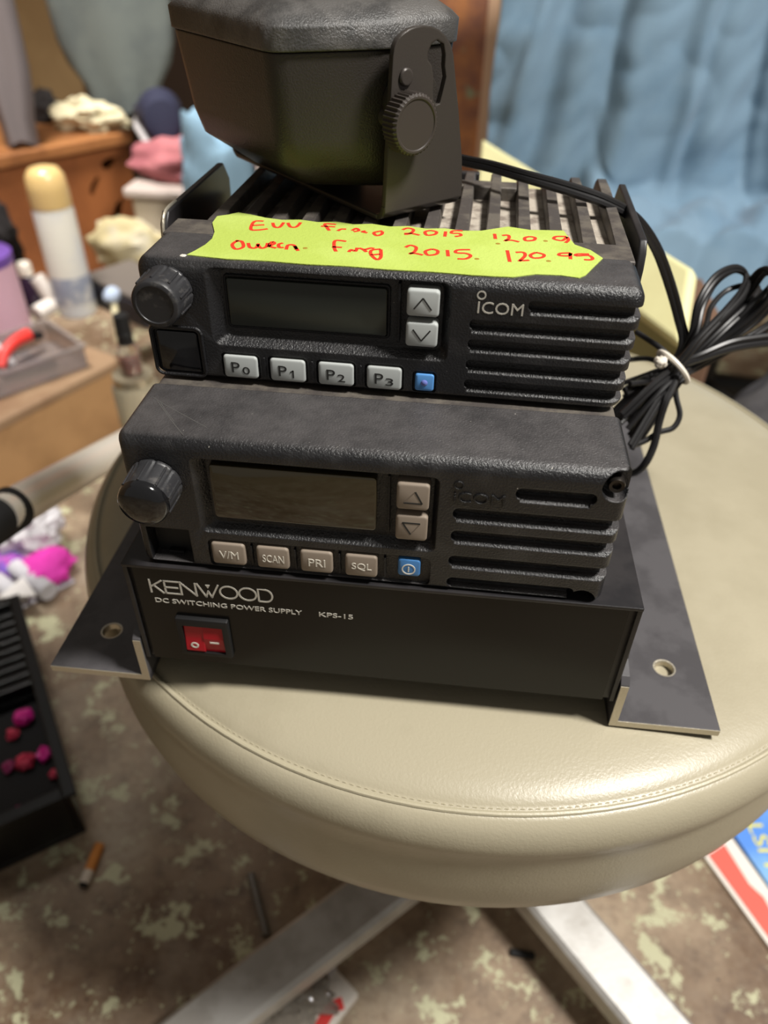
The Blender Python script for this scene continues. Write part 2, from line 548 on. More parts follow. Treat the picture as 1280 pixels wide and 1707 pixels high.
MB().prism([(-.2, kz(-26.9)), (1.2, kz(-26.9)), (1.2, kz(-40)), (-.9, kz(-40)), (-1.3, kz(-39)), (-.5, kz(-33))], 'x', 16.6, 23.4).prism(
    [(-.2, kz(-26.9)), (1.2, kz(-26.9)), (1.2, kz(-40)), (-.3, kz(-40)), (-.9, kz(-33))], 'x', 23.4, 30.7).build('rocker', REDROCK, swo, smooth=False)
mk = MB()
mk.ribbon([(19.9 + 1.15 * math.cos(2 * math.pi * k / 20), -1.15, kz(-36.4) + 1.15 * math.sin(2 * math.pi * k / 20)) for k in range(21)], .65, (0, -1, 0))
mk.ribbon([(25.6, -.95, kz(-34.6)), (28.9, -.95, kz(-34.6))], .75, (0, -1, 0))
mk.build('switch_marks', PRINTL, swo, smooth=False)
# side flanges: an L of sheet metal along each side
for sgn, nm in ((-1, 'left'), (1, 'right')):
    def X(x): return x if sgn < 0 else KW - x
    v0, v1 = sorted((X(-4.2), X(-1.2)))
    h0, h1 = sorted((X(-40.5), X(-1.2)))
    f = MB()
    f.prism([(0, kz(-60.5)), (0, kz(-38)), (2.5, kz(-35.5)), (9, kz(-34)), (16, kz(-9)), (208, kz(-9)), (208, kz(-60.5))], 'x', v0, v1)
    o = f.build('side_flange', FLANGE, ps, smooth=False)
    g = MB().box(h0, h1, 0, 212, kz(-60.5), kz(-57.6)).build('foot_plate', FLANGE, o, smooth=False)
    hx, hy = (X(-25.4 if sgn > 0 else -24), 27 if sgn > 0 else 19.8)
    cut(g, MB().cyl((hx, hy, kz(-64)), (hx, hy, kz(-54)), 3.7, n=32))
    e = MB()
    lo, hi = (h0 + .1, v1 - .1) if sgn < 0 else (v0 + .1, h1 - .1)
    ix = v0 + .1 if sgn < 0 else v1 - .1        # inner corner of the L
    P = [(lo, kz(-60.4)), (hi, kz(-60.4)), (hi, kz(-38.4)), (ix, kz(-38.4)), (ix, kz(-57.7)), (lo, kz(-57.7))] if sgn < 0 else [(hi, kz(-60.4)), (lo, kz(-60.4)), (lo, kz(-38.4)), (ix, kz(-38.4)), (ix, kz(-57.7)), (hi, kz(-57.7))]
    e.prism(P, 'y', -.3, .2)
    eo = e.build('bare_edge', BARE, o, smooth=False)
    eo['label'] = 'bare metal cut edge'
    hr = MB().lathe([(3.75, kz(-60.4)), (3.75, kz(-57.55)), (4.3, kz(-57.5)), (4.3, kz(-57.6)), (3.6, kz(-57.7)), (3.6, kz(-60.4))], 32, Matrix.Translation((hx, hy, 0)), caps=False).build('hole_rim', BARE, g)
    hr['label'] = 'bare metal rim of the bolt hole'

# ------------------------------------------------------------------ the two radios
def rounded_body(x0, x1, y0, y1, z0, z1, rv, rt, rb):
    """a front bezel: rounded front edges"""
    mb = MB()
    rings = []
    n = 6
    for k in range(n + 1):
        a = R_(90 * k / n)
        ins = 1 - math.sin(a)
        y = y0 + rt * (1 - math.cos(a)) if k else y0
        e = rt * (1 - math.sin(a))
        rings.append(mb.rring(x0 + e * .7, x1 - e * .7, z0 + e * .55, z1 - e, rv, y0 + rt * (1 - math.cos(a)), n=6))
    rings.append(mb.rring(x0, x1, z0, z1, rv, y1, n=6))
    mb.loft(rings)
    return mb

def frustum(mb, o, i, r, depth, y=0):
    """a recess that narrows from outline o at the face to outline i at its floor"""
    (a, b, c, d), (e, f, g, h) = o, i
    k = 1.0
    return mb.loft([mb.rring(a - (e - a) * k / depth, b + (b - f) * k / depth, c - (g - c) * k / depth, d + (d - h) * k / depth, r, y - k),
                    mb.rring(e, f, g, h, r, y + depth)])

def ring_frame(mb, x0, x1, z0, z1, r, y, w):
    pts = mb.rring(x0, x1, z0, z1, r, y)
    mb.tube(pts + [pts[0], pts[1]], w, 8)
    return mb

def knob(parent, name, cx, cz, r, L, dome, m):
    q = Matrix.Translation((cx, 0, cz)) @ Matrix.Rotation(R_(90), 4, 'X')   # local z -> -y
    def rf(k, rr, z):
        if rr < r * .9 or z > L - 1.2: return 1
        return 1 - .045 * (1 if (k % 8) in (0, ) else 0)
    pr = [(0.01, .2), (r * 1.02, .2), (r * 1.02, 1.0), (r * .99, 1.4), (r * .95, L - 2.0)]
    if dome:
        pr += [(r * .92, L - .8), (r * .84, L + .1), (r * .6, L + .9), (r * .3, L + 1.25), (.01, L + 1.35)]
    else:
        pr += [(r * .93, L - 1.0), (r * .88, L - .3), (r * .8, L), (r * .72, L), (r * .7, L - .35), (.01, L - .35)]
    o = MB().lathe(pr, 72, q, rfun=rf).build(name, m, parent, angle=28)
    if dome:
        MB().lathe([(r * .955, L - 2.2), (r * .93, L - .8), (r * .85, L + .14), (r * .6, L + .95), (r * .3, L + 1.3), (.01, L + 1.4)], 48, q, caps=False).build('knob_cap', GLOSSB, o)
    rb = MB()
    for k in range(9):
        a = 2 * math.pi * (k + .35) / 9
        d = q.to_3x3() @ Vector((math.cos(a), math.sin(a), 0))
        ax = q.to_3x3() @ Vector((0, 0, 1))
        p = q.translation
        rb.tube([p + d * r * .98 + ax * 1.2, p + d * r * .955 + ax * (L - 2.2)], .45, 6)
    rb.build('grip_ribs', m, o)
    return o

def key(parent, x0, x1, z0, z1, m, y0=-.9, r=1.1):
    return MB().rslab(x0, x1, z0, z1, r, y0, 3.8 if z0 > 15 else 1.6, edge=.7).build('button', m, parent)

# ---- lower radio
r2 = thing('two_way_radio', 'black mobile radio with taupe buttons, under the taped radio and on the power supply', 'radio', (1.05, -36.35, -50.66), .018)
H2 = 50.6
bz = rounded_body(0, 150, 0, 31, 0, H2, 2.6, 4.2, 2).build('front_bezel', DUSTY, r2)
c = MB()
frustum(c, (21.8, 96.2, 16.0, 44.6), (25.6, 94.6, 18.2, 43.6), 2.2, 3.4)
cut(bz, c)
c = MB(); c.rslab(23.2, 95.2, 1.2, 13.4, 2.4, -2, 1.4); cut(bz, c)
c = MB(); c.box(3.4, 17.6, -2, 6, 2.0, 16.2); cut(bz, c)
c = MB()
for z0, z1, xa, xb in ((39.2, 43.3, 118.0, 141.0), (1.9, 6.1, 100.6, 140.6)):
    c.rslab(xa, xb, z0, z1, 1.9, -2, 3.2); c.prism([(2.2, z0 + .5), (-.5, z0 - 1.5), (-.5, z0 + 1), (2.2, z0 + 1)], 'x', xa + 1.5, xb - 1.5)
for z0, z1, xa in ((29.9, 34.2, 100.6), (21.2, 25.6, 100.6), (11.0, 15.4, 100.6)):
    c.rslab(xa, 160, z0, z1, 1.9, -2, 3.0); c.prism([(2.4, z0 + .7), (-.5, z0 - 1.5), (-.5, z0 + 1), (2.4, z0 + 1)], 'x', xa + 1.2, 160)
cut(bz, c)
c = MB()
for z0, z1 in ((29.9, 34.2), (21.2, 25.6), (11.0, 15.4)):
    c.box(147.6, 160, 2.0, 18, z0, z1)
cut(bz, c)
c = MB()
c.cyl((146.2, -2, 45.6), (146.2, 5, 45.6), 4.6, n=28); c.box(146.2, 156, -2, 5, 43.0, 50.2)
cut(bz, c)
c = MB(); c.cyl((143.4, -2, 1.2), (143.4, 5, 1.2), 4.4, n=28)
cut(bz, c)
for cx, cz in ((145.9, 45.4),):
    MB().lathe([(0.01, -2.2), (1.1, -2.2), (1.3, -3.4), (2.2, -3.6), (2.5, -2.8), (2.5, 0), (.01, 0)], 24,
               Matrix.Translation((cx, 5.2, cz)) @ Matrix.Rotation(R_(90), 4, 'X') @ Matrix.Scale(-1, 4, (0, 0, 1))).build('screw', mat('dark_steel', (60, 56, 52), .35, metal=.8), r2)
ds = MB().rslab(27.2, 77.7, 22.4, 42.4, 1.3, .2, 3.6, edge=.5).build('display', LCD2, r2)
MB().box(81.0, 81.7, 1.2, 3.6, 21, 43).build('divider', BLACK, r2, smooth=False)
for x0, x1, t in ((24.4, 35.4, 'V/M'), (39.2, 49.7, 'SCAN'), (53.5, 63.9, 'PRI'), (68.0, 78.3, 'SQL')):
    k = key(r2, x0, x1, 3.5, 12.3, KEYT)
    w = {'V/M': 6.2, 'SCAN': 7.0, 'PRI': 5.4, 'SQL': 6.4}[t]
    cx = (x0 + x1) / 2 + .2
    lettering('key_lettering', t, PRINTL, k, cx - w / 2, cx + w / 2, 6.2, 9.3, -.9)
for x in (37.3, 51.6, 66.0, 80.6):
    MB().rslab(x - .35, x + .35, 3.2, 11.6, .3, .2, 1.6).build('divider', BLACK, r2)
k = key(r2, 84.8, 92.0, 4.9, 12.0, KEYB2, -.2)
p = MB()
p.ribbon([(88.3 + 2.0 * math.cos(2 * math.pi * j / 24), -.2, 8.0 + 2.0 * math.sin(2 * math.pi * j / 24)) for j in range(25)], .42, (0, -1, 0))
p.ribbon([(88.3, -.2, 6.9), (88.3, -.2, 9.1)], .42, (0, -1, 0))
p.build('power_mark', PRINTL, k, smooth=False)
for z0, z1, up in ((32.6, 42.0, 1), (20.7, 30.3, 0)):
    k = key(r2, 83.7, 93.4, z0, z1, KEYT)
    cz = (z0 + z1) / 2
    a = [(85.9, cz - 2.1), (91.4, cz - 2.1), (89.2, cz + 2.2)] if up else [(85.8, cz + 2.1), (91.2, cz + 2.1), (88.4, cz - 2.3)]
    q = MB()
    for i, j in ((0, 1), (1, 2)) if up else ((0, 1), (2, 0)):
        q.ribbon([(a[i][0], -.9, a[i][1]), (a[j][0], -.9, a[j][1])], .55, (0, -1, 0), .08)
    q.build('arrow_mark', PRINTD, k, smooth=False)
    q = MB(); i, j = ((2, 0), ) [0] if up else (1, 2)
    q.ribbon([(a[i][0], -.9, a[i][1]), (a[j][0], -.9, a[j][1])], .3, (0, -1, 0), .06)
    q.build('arrow_edge', KEYT, k, smooth=False)
knob(r2, 'volume_knob', 10.3, 34.8, 8.1, 12.2, True, KNOBB)
MB().box(4.2, 17.2, 5.2, 5.9, 2.2, 16).box(8.0, 13, 3.4, 5.9, 2.6, 3.6).build('microphone_jack', DARK, r2, smooth=False)
lettering('brand_lettering', 'iCOM', BLACK, r2, 100.4, 115.2, 36.4, 40.2, -.05, .35)
MB().tube([(101.6 + 1.3 * math.cos(2 * math.pi * j / 20), -.1, 42.6 + 1.3 * math.sin(2 * math.pi * j / 20)) for j in range(21)], .25, 6).build('brand_dot', BLACK, r2)
MB().rslab(1.2, 148.8, .6, H2 - .8, 2, 30.5, 150).build('heat_sink', HSINK, r2)
scr = MB()
def r2px(x, y): 
    p = at_z(x, y, -.06)
    q = p - Vector((1.05, -36.35, -50.66)); cs, sn = math.cos(-.018), math.sin(-.018)
    return Vector((q.x * cs - q.y * sn, q.x * sn + q.y * cs, q.z))
SCRM = mat('pale_scuff', (74, 72, 70), .8)
for P in (((255, 662), (277, 676), (310, 694), (345, 713)), ((262, 668), (285, 700), (305, 725)), ((268, 672), (280, 690), (290, 702))):
    scr.ribbon(smoothpts([r2px(*p) for p in P], 5), .25, (0, 0, 1), .05)
scr.build('scratches', SCRM, bz, smooth=False)

# ---- upper radio
r1 = thing('two_way_radio', 'black mobile radio with white P0 to P3 buttons and yellow-green tape on top', 'radio', (0, 0, 0), 0)
H1 = 39.15
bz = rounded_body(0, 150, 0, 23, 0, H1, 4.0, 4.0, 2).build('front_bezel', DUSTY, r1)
c = MB(); frustum(c, (21.6, 95.4, 12.6, 37.6), (25.6, 93.0, 14.9, 36.2), 2.4, 3.6); cut(bz, c)
c = MB()
for x0, x1 in ((24.3, 35.4), (39.5, 50.9), (55.1, 66.4), (70.6, 81.6)):
    c.rslab(x0 - .7, x1 + .7, 1.2, 10.2, 1.6, -2, 1.4)
c.rslab(85.0, 92.5, 1.4, 8.8, 1.2, -2, 1.4)
cut(bz, c)
c = MB(); c.rslab(2.0, 17.0, 1.2, 16.6, 1.6, -2, 1.6); cut(bz, c)
c = MB()
GZ = (30.4, 23.5, 17.2, 10.4, 3.7)
for i, z in enumerate(GZ):
    c.rslab(117.6 if i == 0 else 101.2, 160, z + .5, z + 3.6, 1.2, -2, 2.6); c.prism([(2.6, z + 1.3), (-.5, z - 1.2), (-.5, z + 1.6), (2.6, z + 1.6)], 'x', 118.4 if i == 0 else 102.0, 160)
cut(bz, c)
c = MB()
for z in GZ: c.box(147.9, 160, 1.5, 16, z, z + 3.6)
cut(bz, c)
ring_frame(MB(), 1.4, 18.0, .9, 17.6, 2.2, 0, .55).build('jack_frame', BLACK, r1)
jk = MB().rslab(2.8, 16.2, 1.6, 15.8, 1.0, .5, 2.0, edge=.4).build('jack_cover', GLOSSB, r1)
ds = MB().rslab(27.2, 76.2, 18.5, 33.6, .8, 2.4, 4.0, edge=.3).build('display', LCD1, r1)
ring_frame(MB(), 26.6, 76.8, 17.9, 34.2, 1.0, 3.4, .5).build('display_rim', BLACK, r1)
MB().box(79.6, 80.4, 1.2, 4.0, 17.5, 36.0).build('divider', BLACK, r1, smooth=False)
for x0, x1, t in ((24.3, 35.4, '0'), (39.5, 50.9, '1'), (55.1, 66.4, '2'), (70.6, 81.6, '3')):
    k = key(r1, x0, x1, 1.8, 9.5, KEYW)
    cx = (x0 + x1) / 2
    lettering('key_lettering', 'P', PRINTD, k, cx - 2.9, cx - .2, 3.8, 7.4, -.9)
    if t == '1':
        MB().ribbon([(cx + 1.8, -.9, 3.4), (cx + 1.8, -.9, 6.0)], .5, (0, -1, 0)).ribbon([(cx + .9, -.9, 5.3), (cx + 1.9, -.9, 6.0)], .4, (0, -1, 0)).build('key_digit', PRINTD, k, smooth=False)
    else:
        lettering('key_digit', t, PRINTD, k, cx + .6, cx + 3.0, 3.4, 6.0, -.9)
for x in (37.5, 53.0, 68.5):
    MB().rslab(x - .5, x + .5, 3.0, 9.4, .3, -.35, .5).build('divider', BLACK, r1)
k = key(r1, 85.8, 91.8, 2.1, 8.1, KEYB, -.5, .9)
MB().lathe([(.01, .5), (.5, .45), (.9, .2), (1.1, 0), (1.1, -.2), (.01, -.2)], 20, Matrix.Translation((88.8, -.5, 5.1)) @ Matrix.Rotation(R_(90), 4, 'X')).build('indicator', mat('indicator_lens', (110, 120, 190), .15, coat=.5), k)
for z0, z1, up in ((27.1, 35.2, 1), (17.4, 25.2, -1)):
    k = key(r1, 82.4, 92.0, z0, z1, KEYW)
    cz = (z0 + z1) / 2
    MB().ribbon([(84.6, -.9, cz - 1.7 * up), (87.2, -.9, cz + 1.8 * up)], .42, (0, -1, 0)).ribbon([(87.2, -.9, cz + 1.8 * up), (89.8, -.9, cz - 1.7 * up)], .42, (0, -1, 0)).build('arrow_mark', PRINTD, k, smooth=False)
knob(r1, 'volume_knob', 9.4, 29.4, 7.9, 11.0, False, KNOBB)
lettering('brand_lettering', 'iCOM'.replace('i', 'I'), PRINT, r1, 103.1, 116.3, 29.2, 32.8, -.02, .1)
MB().ribbon([(103.9 + 1.15 * math.cos(2 * math.pi * j / 24), -.02, 34.7 + 1.15 * math.sin(2 * math.pi * j / 24)) for j in range(25)], .42, (0, -1, 0), .1).build('brand_dot', PRINT, r1, smooth=False)
MB().rslab(45.2, 47.2, 8, 9, .4, 0, .1)
# heat sink: plate behind the bezel, then fins with open channels between them
hs = MB()
hs.box(.9, 149.1, 22.6, 37, .6, H1 - .2)
hs.box(.9, 149.1, 37, 112, .6, 26)
hs.build('heat_sink', HSINK, r1, bevel=.5)
fl_ = MB()
for j in range(14):
    xa = 149.1 - 4.4 - 10.25 * j
    if xa < 12: break
    fl_.prism([(34.0, H1 - .4), (37.2, H1 - 2.0), (43, H1 - 3.6), (60, H1 - 4.4), (112, H1 - 5.5), (112, 25.5), (34, 25.5)], 'x', xa - 7.2, xa)
fl_.build('channel_floor', HDUST, r1, angle=50)
for j in range(14):
    xb = 149.1 - 10.25 * j
    w = 4.8
    if xb - w < .8: xb = .9 + w
    x0, x1 = xb - w, xb
    sec = lambda y, zt, q: [Vector((x0 - .5, y, 26)), Vector((x1 + .5, y, 26)), Vector((x1 - .5 * q, y, zt - .8)), Vector((x1 - 1.0 * q, y, zt)), Vector((x0 + 1.0 * q, y, zt)), Vector((x0 + .5 * q, y, zt - .8))]
    fn = MB().loft([sec(36.8, H1 - .2, .2), sec(60, H1, .5), sec(100, H1, .6), sec(112, H1 - .4, .8), sec(115, H1 - 2, 1.0), sec(117, H1 - 6, 1.2)])
    fn.build('fin', HSINK, r1, angle=30)
    if xb <= 4.2: break
MB().box(62, 113.6, 92, 100, 33.5, H1 - .1).build('fin_bridge', HSINK, r1, bevel=.5)
MB().box(90, 99, 117.5, 121, 28, 37).build('rear_connector', BLKMET, r1, bevel=.6)
for x in (-6.4, 152.4):
    pl = MB().prism([(38, 8), (44, 4), (108, 4), (110, 32), (104, 39.4), (42, 39.4), (38.6, 36), (37.4, 31)], 'x', x, x + 2.6)
    pl = pl.box(0 if x < 0 else 147, 3 if x < 0 else 151.6, 70, 80, 15, 25).build('side_plate', BLKMET, r1, bevel=.5)
    if x < 0: MB().tube(smoothpts([(x + 1.3, 37.4, 22), (x + 1.3, 37.0, 30), (x + 1.3, 38.2, 36), (x + 1.3, 42, 39.4), (x + 1.3, 52, 39.7)], 5), .6, 8).build('worn_edge', BARE, pl)
MB().blob((14.5, 4.0, H1 - .35), 1.5, 1.0, .5, .3, seed=3).build('paint_fleck', mat('pale_fleck', (200, 196, 186), .8), bz)

# tape with handwriting on the upper radio
ZT = H1 + .25
def TP(x, y, sc, ox, oy, z): return at_z(ox + x / sc, oy + y / sc, z)
out = [(40, 300), (90, 275), (150, 240), (190, 205), (205, 165), (192, 110), (220, 72), (290, 62), (345, 50), (420, 62)]
pa = [TP(x, y, 3.556, 300, 340, ZT) for x, y in out]
out2 = [(700, 98), (830, 118), (940, 120), (1030, 122), (1050, 150), (1075, 180), (1095, 205), (1190, 238), (1262, 285), (1215, 330), (1160, 385), (1120, 402), (1010, 386), (860, 380)]
pb = [TP(x, y, 3.556, 650, 350, ZT) for x, y in out2]
back = [Vector((x, 40.5 + .8 * math.sin(x * .5), ZT)) for x in range(30, 112, 6)]
front = [Vector((x, 3.0 + .25 * math.sin(x * 1.3), ZT)) for x in range(112, 22, -6)]
poly = pa + [b for b in back if pa[-1].x + 3 < b.x < pb[0].x - 3] + pb + [f for f in front if pa[0].x + 4 < f.x < pb[-1].x - 3]
bm = bmesh.new()
vs = [bm.verts.new(p) for p in poly]
bm.faces.new(vs)
r = bmesh.ops.extrude_face_region(bm, geom=bm.faces[:])
for g in r['geom']:
    if isinstance(g, bmesh.types.BMVert): g.co.z -= .3
mb = MB(); mb.bm.free(); mb.bm = bm
tape = mb.build('masking_tape', TAPE, r1, smooth=False)
ink = MB()
def scrawl(strokes, ox, oy, w=1.1):
    for P in strokes:
        pts = [TP(x, y, 3.556, ox, oy, ZT + .01) for x, y in P]
        if len(pts) > 2: pts = smoothpts(pts, 4)
        ink.ribbon(pts, w, (0, 0, 1), .06)
scrawl([  # EVU Freq
    [(495, 102), (440, 105), (420, 150), (460, 155), (520, 148)], [(430, 128), (500, 124)],
    [(550, 112), (560, 136), (590, 138), (615, 110)], [(640, 112), (655, 136), (690, 136), (715, 110)],
    [(925, 122), (860, 118), (870, 138), (885, 158)], [(835, 132), (920, 136)], [(935, 160), (955, 150), (985, 150)],
    [(1020, 158), (1045, 145), (1060, 158), (1030, 165)], [(1100, 160), (1080, 165), (1110, 172)], [(1200, 160), (1150, 170), (1165, 188), (1195, 180), (1200, 165)],
    # Owen. Freq
    [(345, 215), (310, 240), (330, 268), (375, 255), (365, 222), (330, 222)], [(405, 232), (415, 258), (450, 260), (465, 235)], [(460, 240), (480, 262), (510, 255), (520, 232)],
    [(520, 255), (560, 235), (545, 225), (530, 250), (570, 262)], [(610, 232), (585, 240), (590, 258), (615, 258)], [(630, 270), (640, 245), (675, 245), (690, 270)], [(680, 250), (700, 278)],
    [(985, 222), (920, 218), (915, 260), (925, 282)], [(900, 255), (960, 258)], [(1000, 285), (1015, 272), (1040, 280), (1050, 260)], [(1060, 262), (1085, 270), (1105, 285)],
    [(1095, 272), (1130, 262), (1150, 265)], [(1190, 268), (1135, 275), (1135, 300), (1185, 298)], [(1130, 300), (1165, 330), (1190, 315), (1190, 270)]], 300, 340)
scrawl([  # 2015  120.9
    [(75, 118), (105, 108), (140, 118), (120, 140), (85, 145)], [(85, 140), (130, 140), (175, 150)], [(240, 122), (208, 130), (220, 150), (265, 145), (275, 130), (240, 122)],
    [(330, 128), (325, 158)], [(430, 124), (375, 124), (365, 138), (410, 140), (420, 152), (385, 158)],
    [(620, 142), (625, 172)], [(665, 152), (700, 150), (705, 168), (680, 185)], [(680, 182), (720, 180), (765, 190)], [(830, 158), (800, 165), (805, 182), (850, 180), (860, 165), (830, 158)],
    [(1045, 158), (985, 158), (972, 172), (1020, 182), (1048, 160)], [(1048, 160), (1058, 178), (1040, 195)],
    # 2015.  120.95
    [(92, 222), (120, 210), (155, 222), (145, 248), (115, 262)], [(115, 258), (150, 258), (195, 268)], [(250, 232), (210, 245), (225, 268), (275, 262), (282, 242), (250, 232)],
    [(340, 238), (345, 275)], [(475, 236), (400, 238), (392, 254), (450, 258), (478, 272), (450, 290), (400, 290)],
    [(695, 240), (710, 308)], [(745, 252), (790, 252), (800, 272), (765, 305)], [(765, 300), (800, 300), (825, 298)], [(865, 252), (832, 268), (850, 285), (900, 282), (912, 265), (865, 252)],
    [(1070, 255), (1010, 258), (1005, 270), (1060, 272), (1072, 256)], [(1068, 258), (1070, 292)], [(1180, 262), (1110, 262), (1105, 272), (1175, 270), (1200, 285), (1190, 296), (1150, 295)]], 650, 350)
ink.build('handwriting', REDINK, tape, smooth=False)
for x, y, ox, oy in ((742, 262, 300, 340), (922, 184, 650, 350), (940, 303, 650, 350), (515, 290, 650, 350), (640, 200, 650, 350)):
    p = TP(x, y, 3.556, ox, oy, ZT)
    MB().lathe([(.01, 0), (.8, 0), (.7, .06), (.01, .06)], 12, Matrix.Translation(p)).build('ink_dot', BROWNINK, tape, smooth=False)

# ------------------------------------------------------------------ speaker in its bracket, standing on the upper radio
sp = thing('loudspeaker', 'black boxy speaker in a tilting bracket with thumb screw, on top of the radios', 'speaker', (70, 41, H1 + .6), R_(-45))
LB, WB = 104.0, 33.6
def octa(x0, x1, y0, y1, cx, cy, z, n=3, rr=5.0):
    cb_ = cy * .25
    P = [(x0 + cx, y0), (x1 - cx, y0), (x1, y0 + cy), (x1, y1 - cb_), (x1 - cx, y1), (x0 + cx, y1), (x0, y1 - cb_), (x0, y0 + cy)]
    out = []
    for i, p in enumerate(P):      # soften the corners
        a, b, d = Vector(P[i - 1]), Vector(p), Vector(P[(i + 1) % 8])
        q1 = b + (a - b).normalized() * rr; q2 = b + (d - b).normalized() * rr
        for k in range(n + 1):
            t = k / n
            m = q1 * (1 - t) ** 2 + b * 2 * t * (1 - t) + q2 * t * t
            out.append(Vector((m.x, m.y, z)))
    return out
X0, X1, Y0, Y1 = -97.0, -7.0, -27.5, 41.0
body = MB().loft([octa(X0 + 13, X1 - 5, Y0 + 16, Y1 - 16, 17, 22, 7.5), octa(X0 + 9, X1 - 3, Y0 + 12.5, Y1 - 12.5, 16, 23, 10.3), octa(X0 + 2.5, X1 - .8, Y0 + 4.5, Y1 - 4.5, 14, 29, 16.3),
                  octa(X0 + 1.2, X1 - .5, Y0 + 2.6, Y1 - 2.6, 13, 31, 24), octa(X0, X1, Y0, Y1, 12, 34, 47.8), octa(X0 + .5, X1 - .5, Y0 + .5, Y1 - .5, 12, 34, 48.2)]).build('cabinet', SPK, sp, angle=50)
bez = MB().loft([octa(X0 + .2, X1 - .2, Y0 + .2, Y1 - .2, 12, 34, 48.1), octa(X0 - .8, X1 + .8, Y0 - .8, Y1 + .8, 12, 34, 48.5), octa(X0 - 1, X1 + 1, Y0 - 1, Y1 + 1, 12, 34, 54.6),
                 octa(X0 + .4, X1 - .4, Y0 + .4, Y1 - .4, 12, 34, 56.2), octa(X0 + 5, X1 - 5, Y0 + 5, Y1 - 5, 12, 32, 59.6), octa(X0 + 9, X1 - 9, Y0 + 9, Y1 - 9, 12, 30, 60.2)]).build('bezel', SPKTOP, sp, angle=50)
gr = MB()
for k in range(12):
    y = Y0 + 16 + k * (Y1 - Y0 - 32) / 11
    ins = max(0, 12 - 2.2 * min(k, 11 - k) * 2)
    gr.box(X0 + 16 + ins, X1 - 16 - ins, y - .9, y + .9, 60.0, 61.2)
gr.build('grille', DARK, bez, smooth=False)
# bracket: a strap bent into a U, with tapered rounded arms
br = MB()
T = 1.8
br.rslab(-LB + 4, -4, 0, WB, 1.0, 0, T, plane='xy')
bro = br.build('bracket', SPKBR, sp, bevel=.5)
def arm(xs_, sgn):
    return [(.4, 3), (33.9, 3), (33.9, 6), (32.9, 15.4), (29.9, 30), (26.0, 46.5), (24.6, 49.2), (22.3, 51.5), (19.6, 53.2), (16.8, 54.1), (14, 54.5), (11.2, 54.4), (8.4, 53.9), (6.2, 53.0), (4.3, 51.8), (3.1, 50), (2.6, 47.5), (2.1, 38.3), (1.2, 20)]
for xa, sg in ((-2.0, 1), (-LB + .2, -1)):
    am = MB().prism(arm(xa, sg), 'x', xa, xa + T)
    ao = am.build('arm', SPKBR, bro, smooth=False)
    cu = MB()
    sl = [(19.4, 50.6), (17.2, 49.8), (15.8, 47.6), (15.9, 45.6), (17.6, 44.0), (18.5, 40.4), (18.5, 36.7), (18.9, 34.4), (20.2, 33.0), (21.6, 33.2), (22.5, 36.0), (23.7, 40.4), (22.9, 43.4), (22.9, 46.5), (22.0, 49.4)]
    cu.prism([(a, b) for a, b in sl], 'x', xa - 3, xa + 5)
    cut(ao, cu)
    # bend between arm and base
    q = []
    for k in range(7):
        a = R_(90 * k / 6)
        cx0 = (xa + T - 5) if sg > 0 else xa + 5
        q.append((cx0 + sg * 5 * math.sin(a), 5 - 5 * math.cos(a)))
    for k in range(6, -1, -1):
        a = R_(90 * k / 6)
        q.append((cx0 + sg * (5 - T) * math.sin(a), 5 - (5 - T) * math.cos(a)))
    MB().prism(q, 'y', 0.3, 33.5).build('bend', SPKBR, bro, angle=30)
    px_, pz_ = xa + (T if sg > 0 else 0), 39.6
    qq = Matrix.Translation((xa + (T if sg > 0 else 0), 7.4, pz_ + 2.2)) @ Matrix.Rotation(R_(90 * sg), 4, 'Y')
    MB().lathe([(.01, 0), (2.5, 0), (2.5, .6), (2.1, 1.0), (.01, 1.0)], 24, qq).build('rivet', SPKBR, ao, angle=30)
    kq = Matrix.Translation((xa + (T if sg > 0 else 0), 6.6, 29.9)) @ Matrix.Rotation(R_(90 * sg), 4, 'Y')
    kn = MB().lathe([(.01, -10), (3, -10), (3, .4), (7.9, .4), (8.5, 1.0), (8.5, 6.4), (7.9, 7.2), (7.2, 7.2), (7.0, 6.9), (.01, 6.9)], 120, kq,
                    rfun=lambda k, rr, z: 1 + (.035 if k % 3 == 0 else -.02) if rr > 8.2 else 1)
    kn.build('thumb_screw', THUMB, sp, angle=25)
    wq = Matrix.Translation((xa + (0 if sg > 0 else T), 13.5, 33.5)) @ Matrix.Rotation(R_(-90 * sg), 4, 'Y')
    MB().lathe([(.01, 0), (9.4, 0), (9.8, 1.0), (9.8, 3.6), (9, 5.6), (.01, 5.6)], 40, wq).build('washer', SPK, sp, angle=30)
MB().rslab(-64, -48, 6, 28, 3, T, 8.0, plane='xy').build('rear_boss', SPK, sp)

# ------------------------------------------------------------------ speaker cable and its hank
def px_tube(mb, P, r=1.25, sub=7, d0=320):
    pts = []
    for p in P:
        d = p[2] if len(p) > 2 else d0
        pts.append(at_d(p[0], p[1], d))
    mb.tube(smoothpts(pts, sub), r, 8)
cb = MB()
px_tube(cb, [(752, 258, 291), (772, 264, 288), (820, 274, 280), (880, 291, 271), (950, 310, 268), (1010, 331, 269), (1060, 361, 276), (1095, 408, 290), (1119, 468, 303), (1136, 530, 314), (1142, 572, 318), (1120, 605, 320), (1085, 632, 322), (1040, 668, 326), (1010, 700, 330)], 1.35)
px_tube(cb, [(752, 266, 291), (772, 271, 288), (820, 282, 280), (880, 300, 271), (950, 321, 268), (1010, 342, 269), (1058, 369, 276), (1089, 412, 290), (1111, 470, 303), (1128, 530, 314), (1136, 572, 318), (1118, 608, 321), (1080, 640, 322), (1044, 672, 326), (1015, 705, 330)], 1.35)
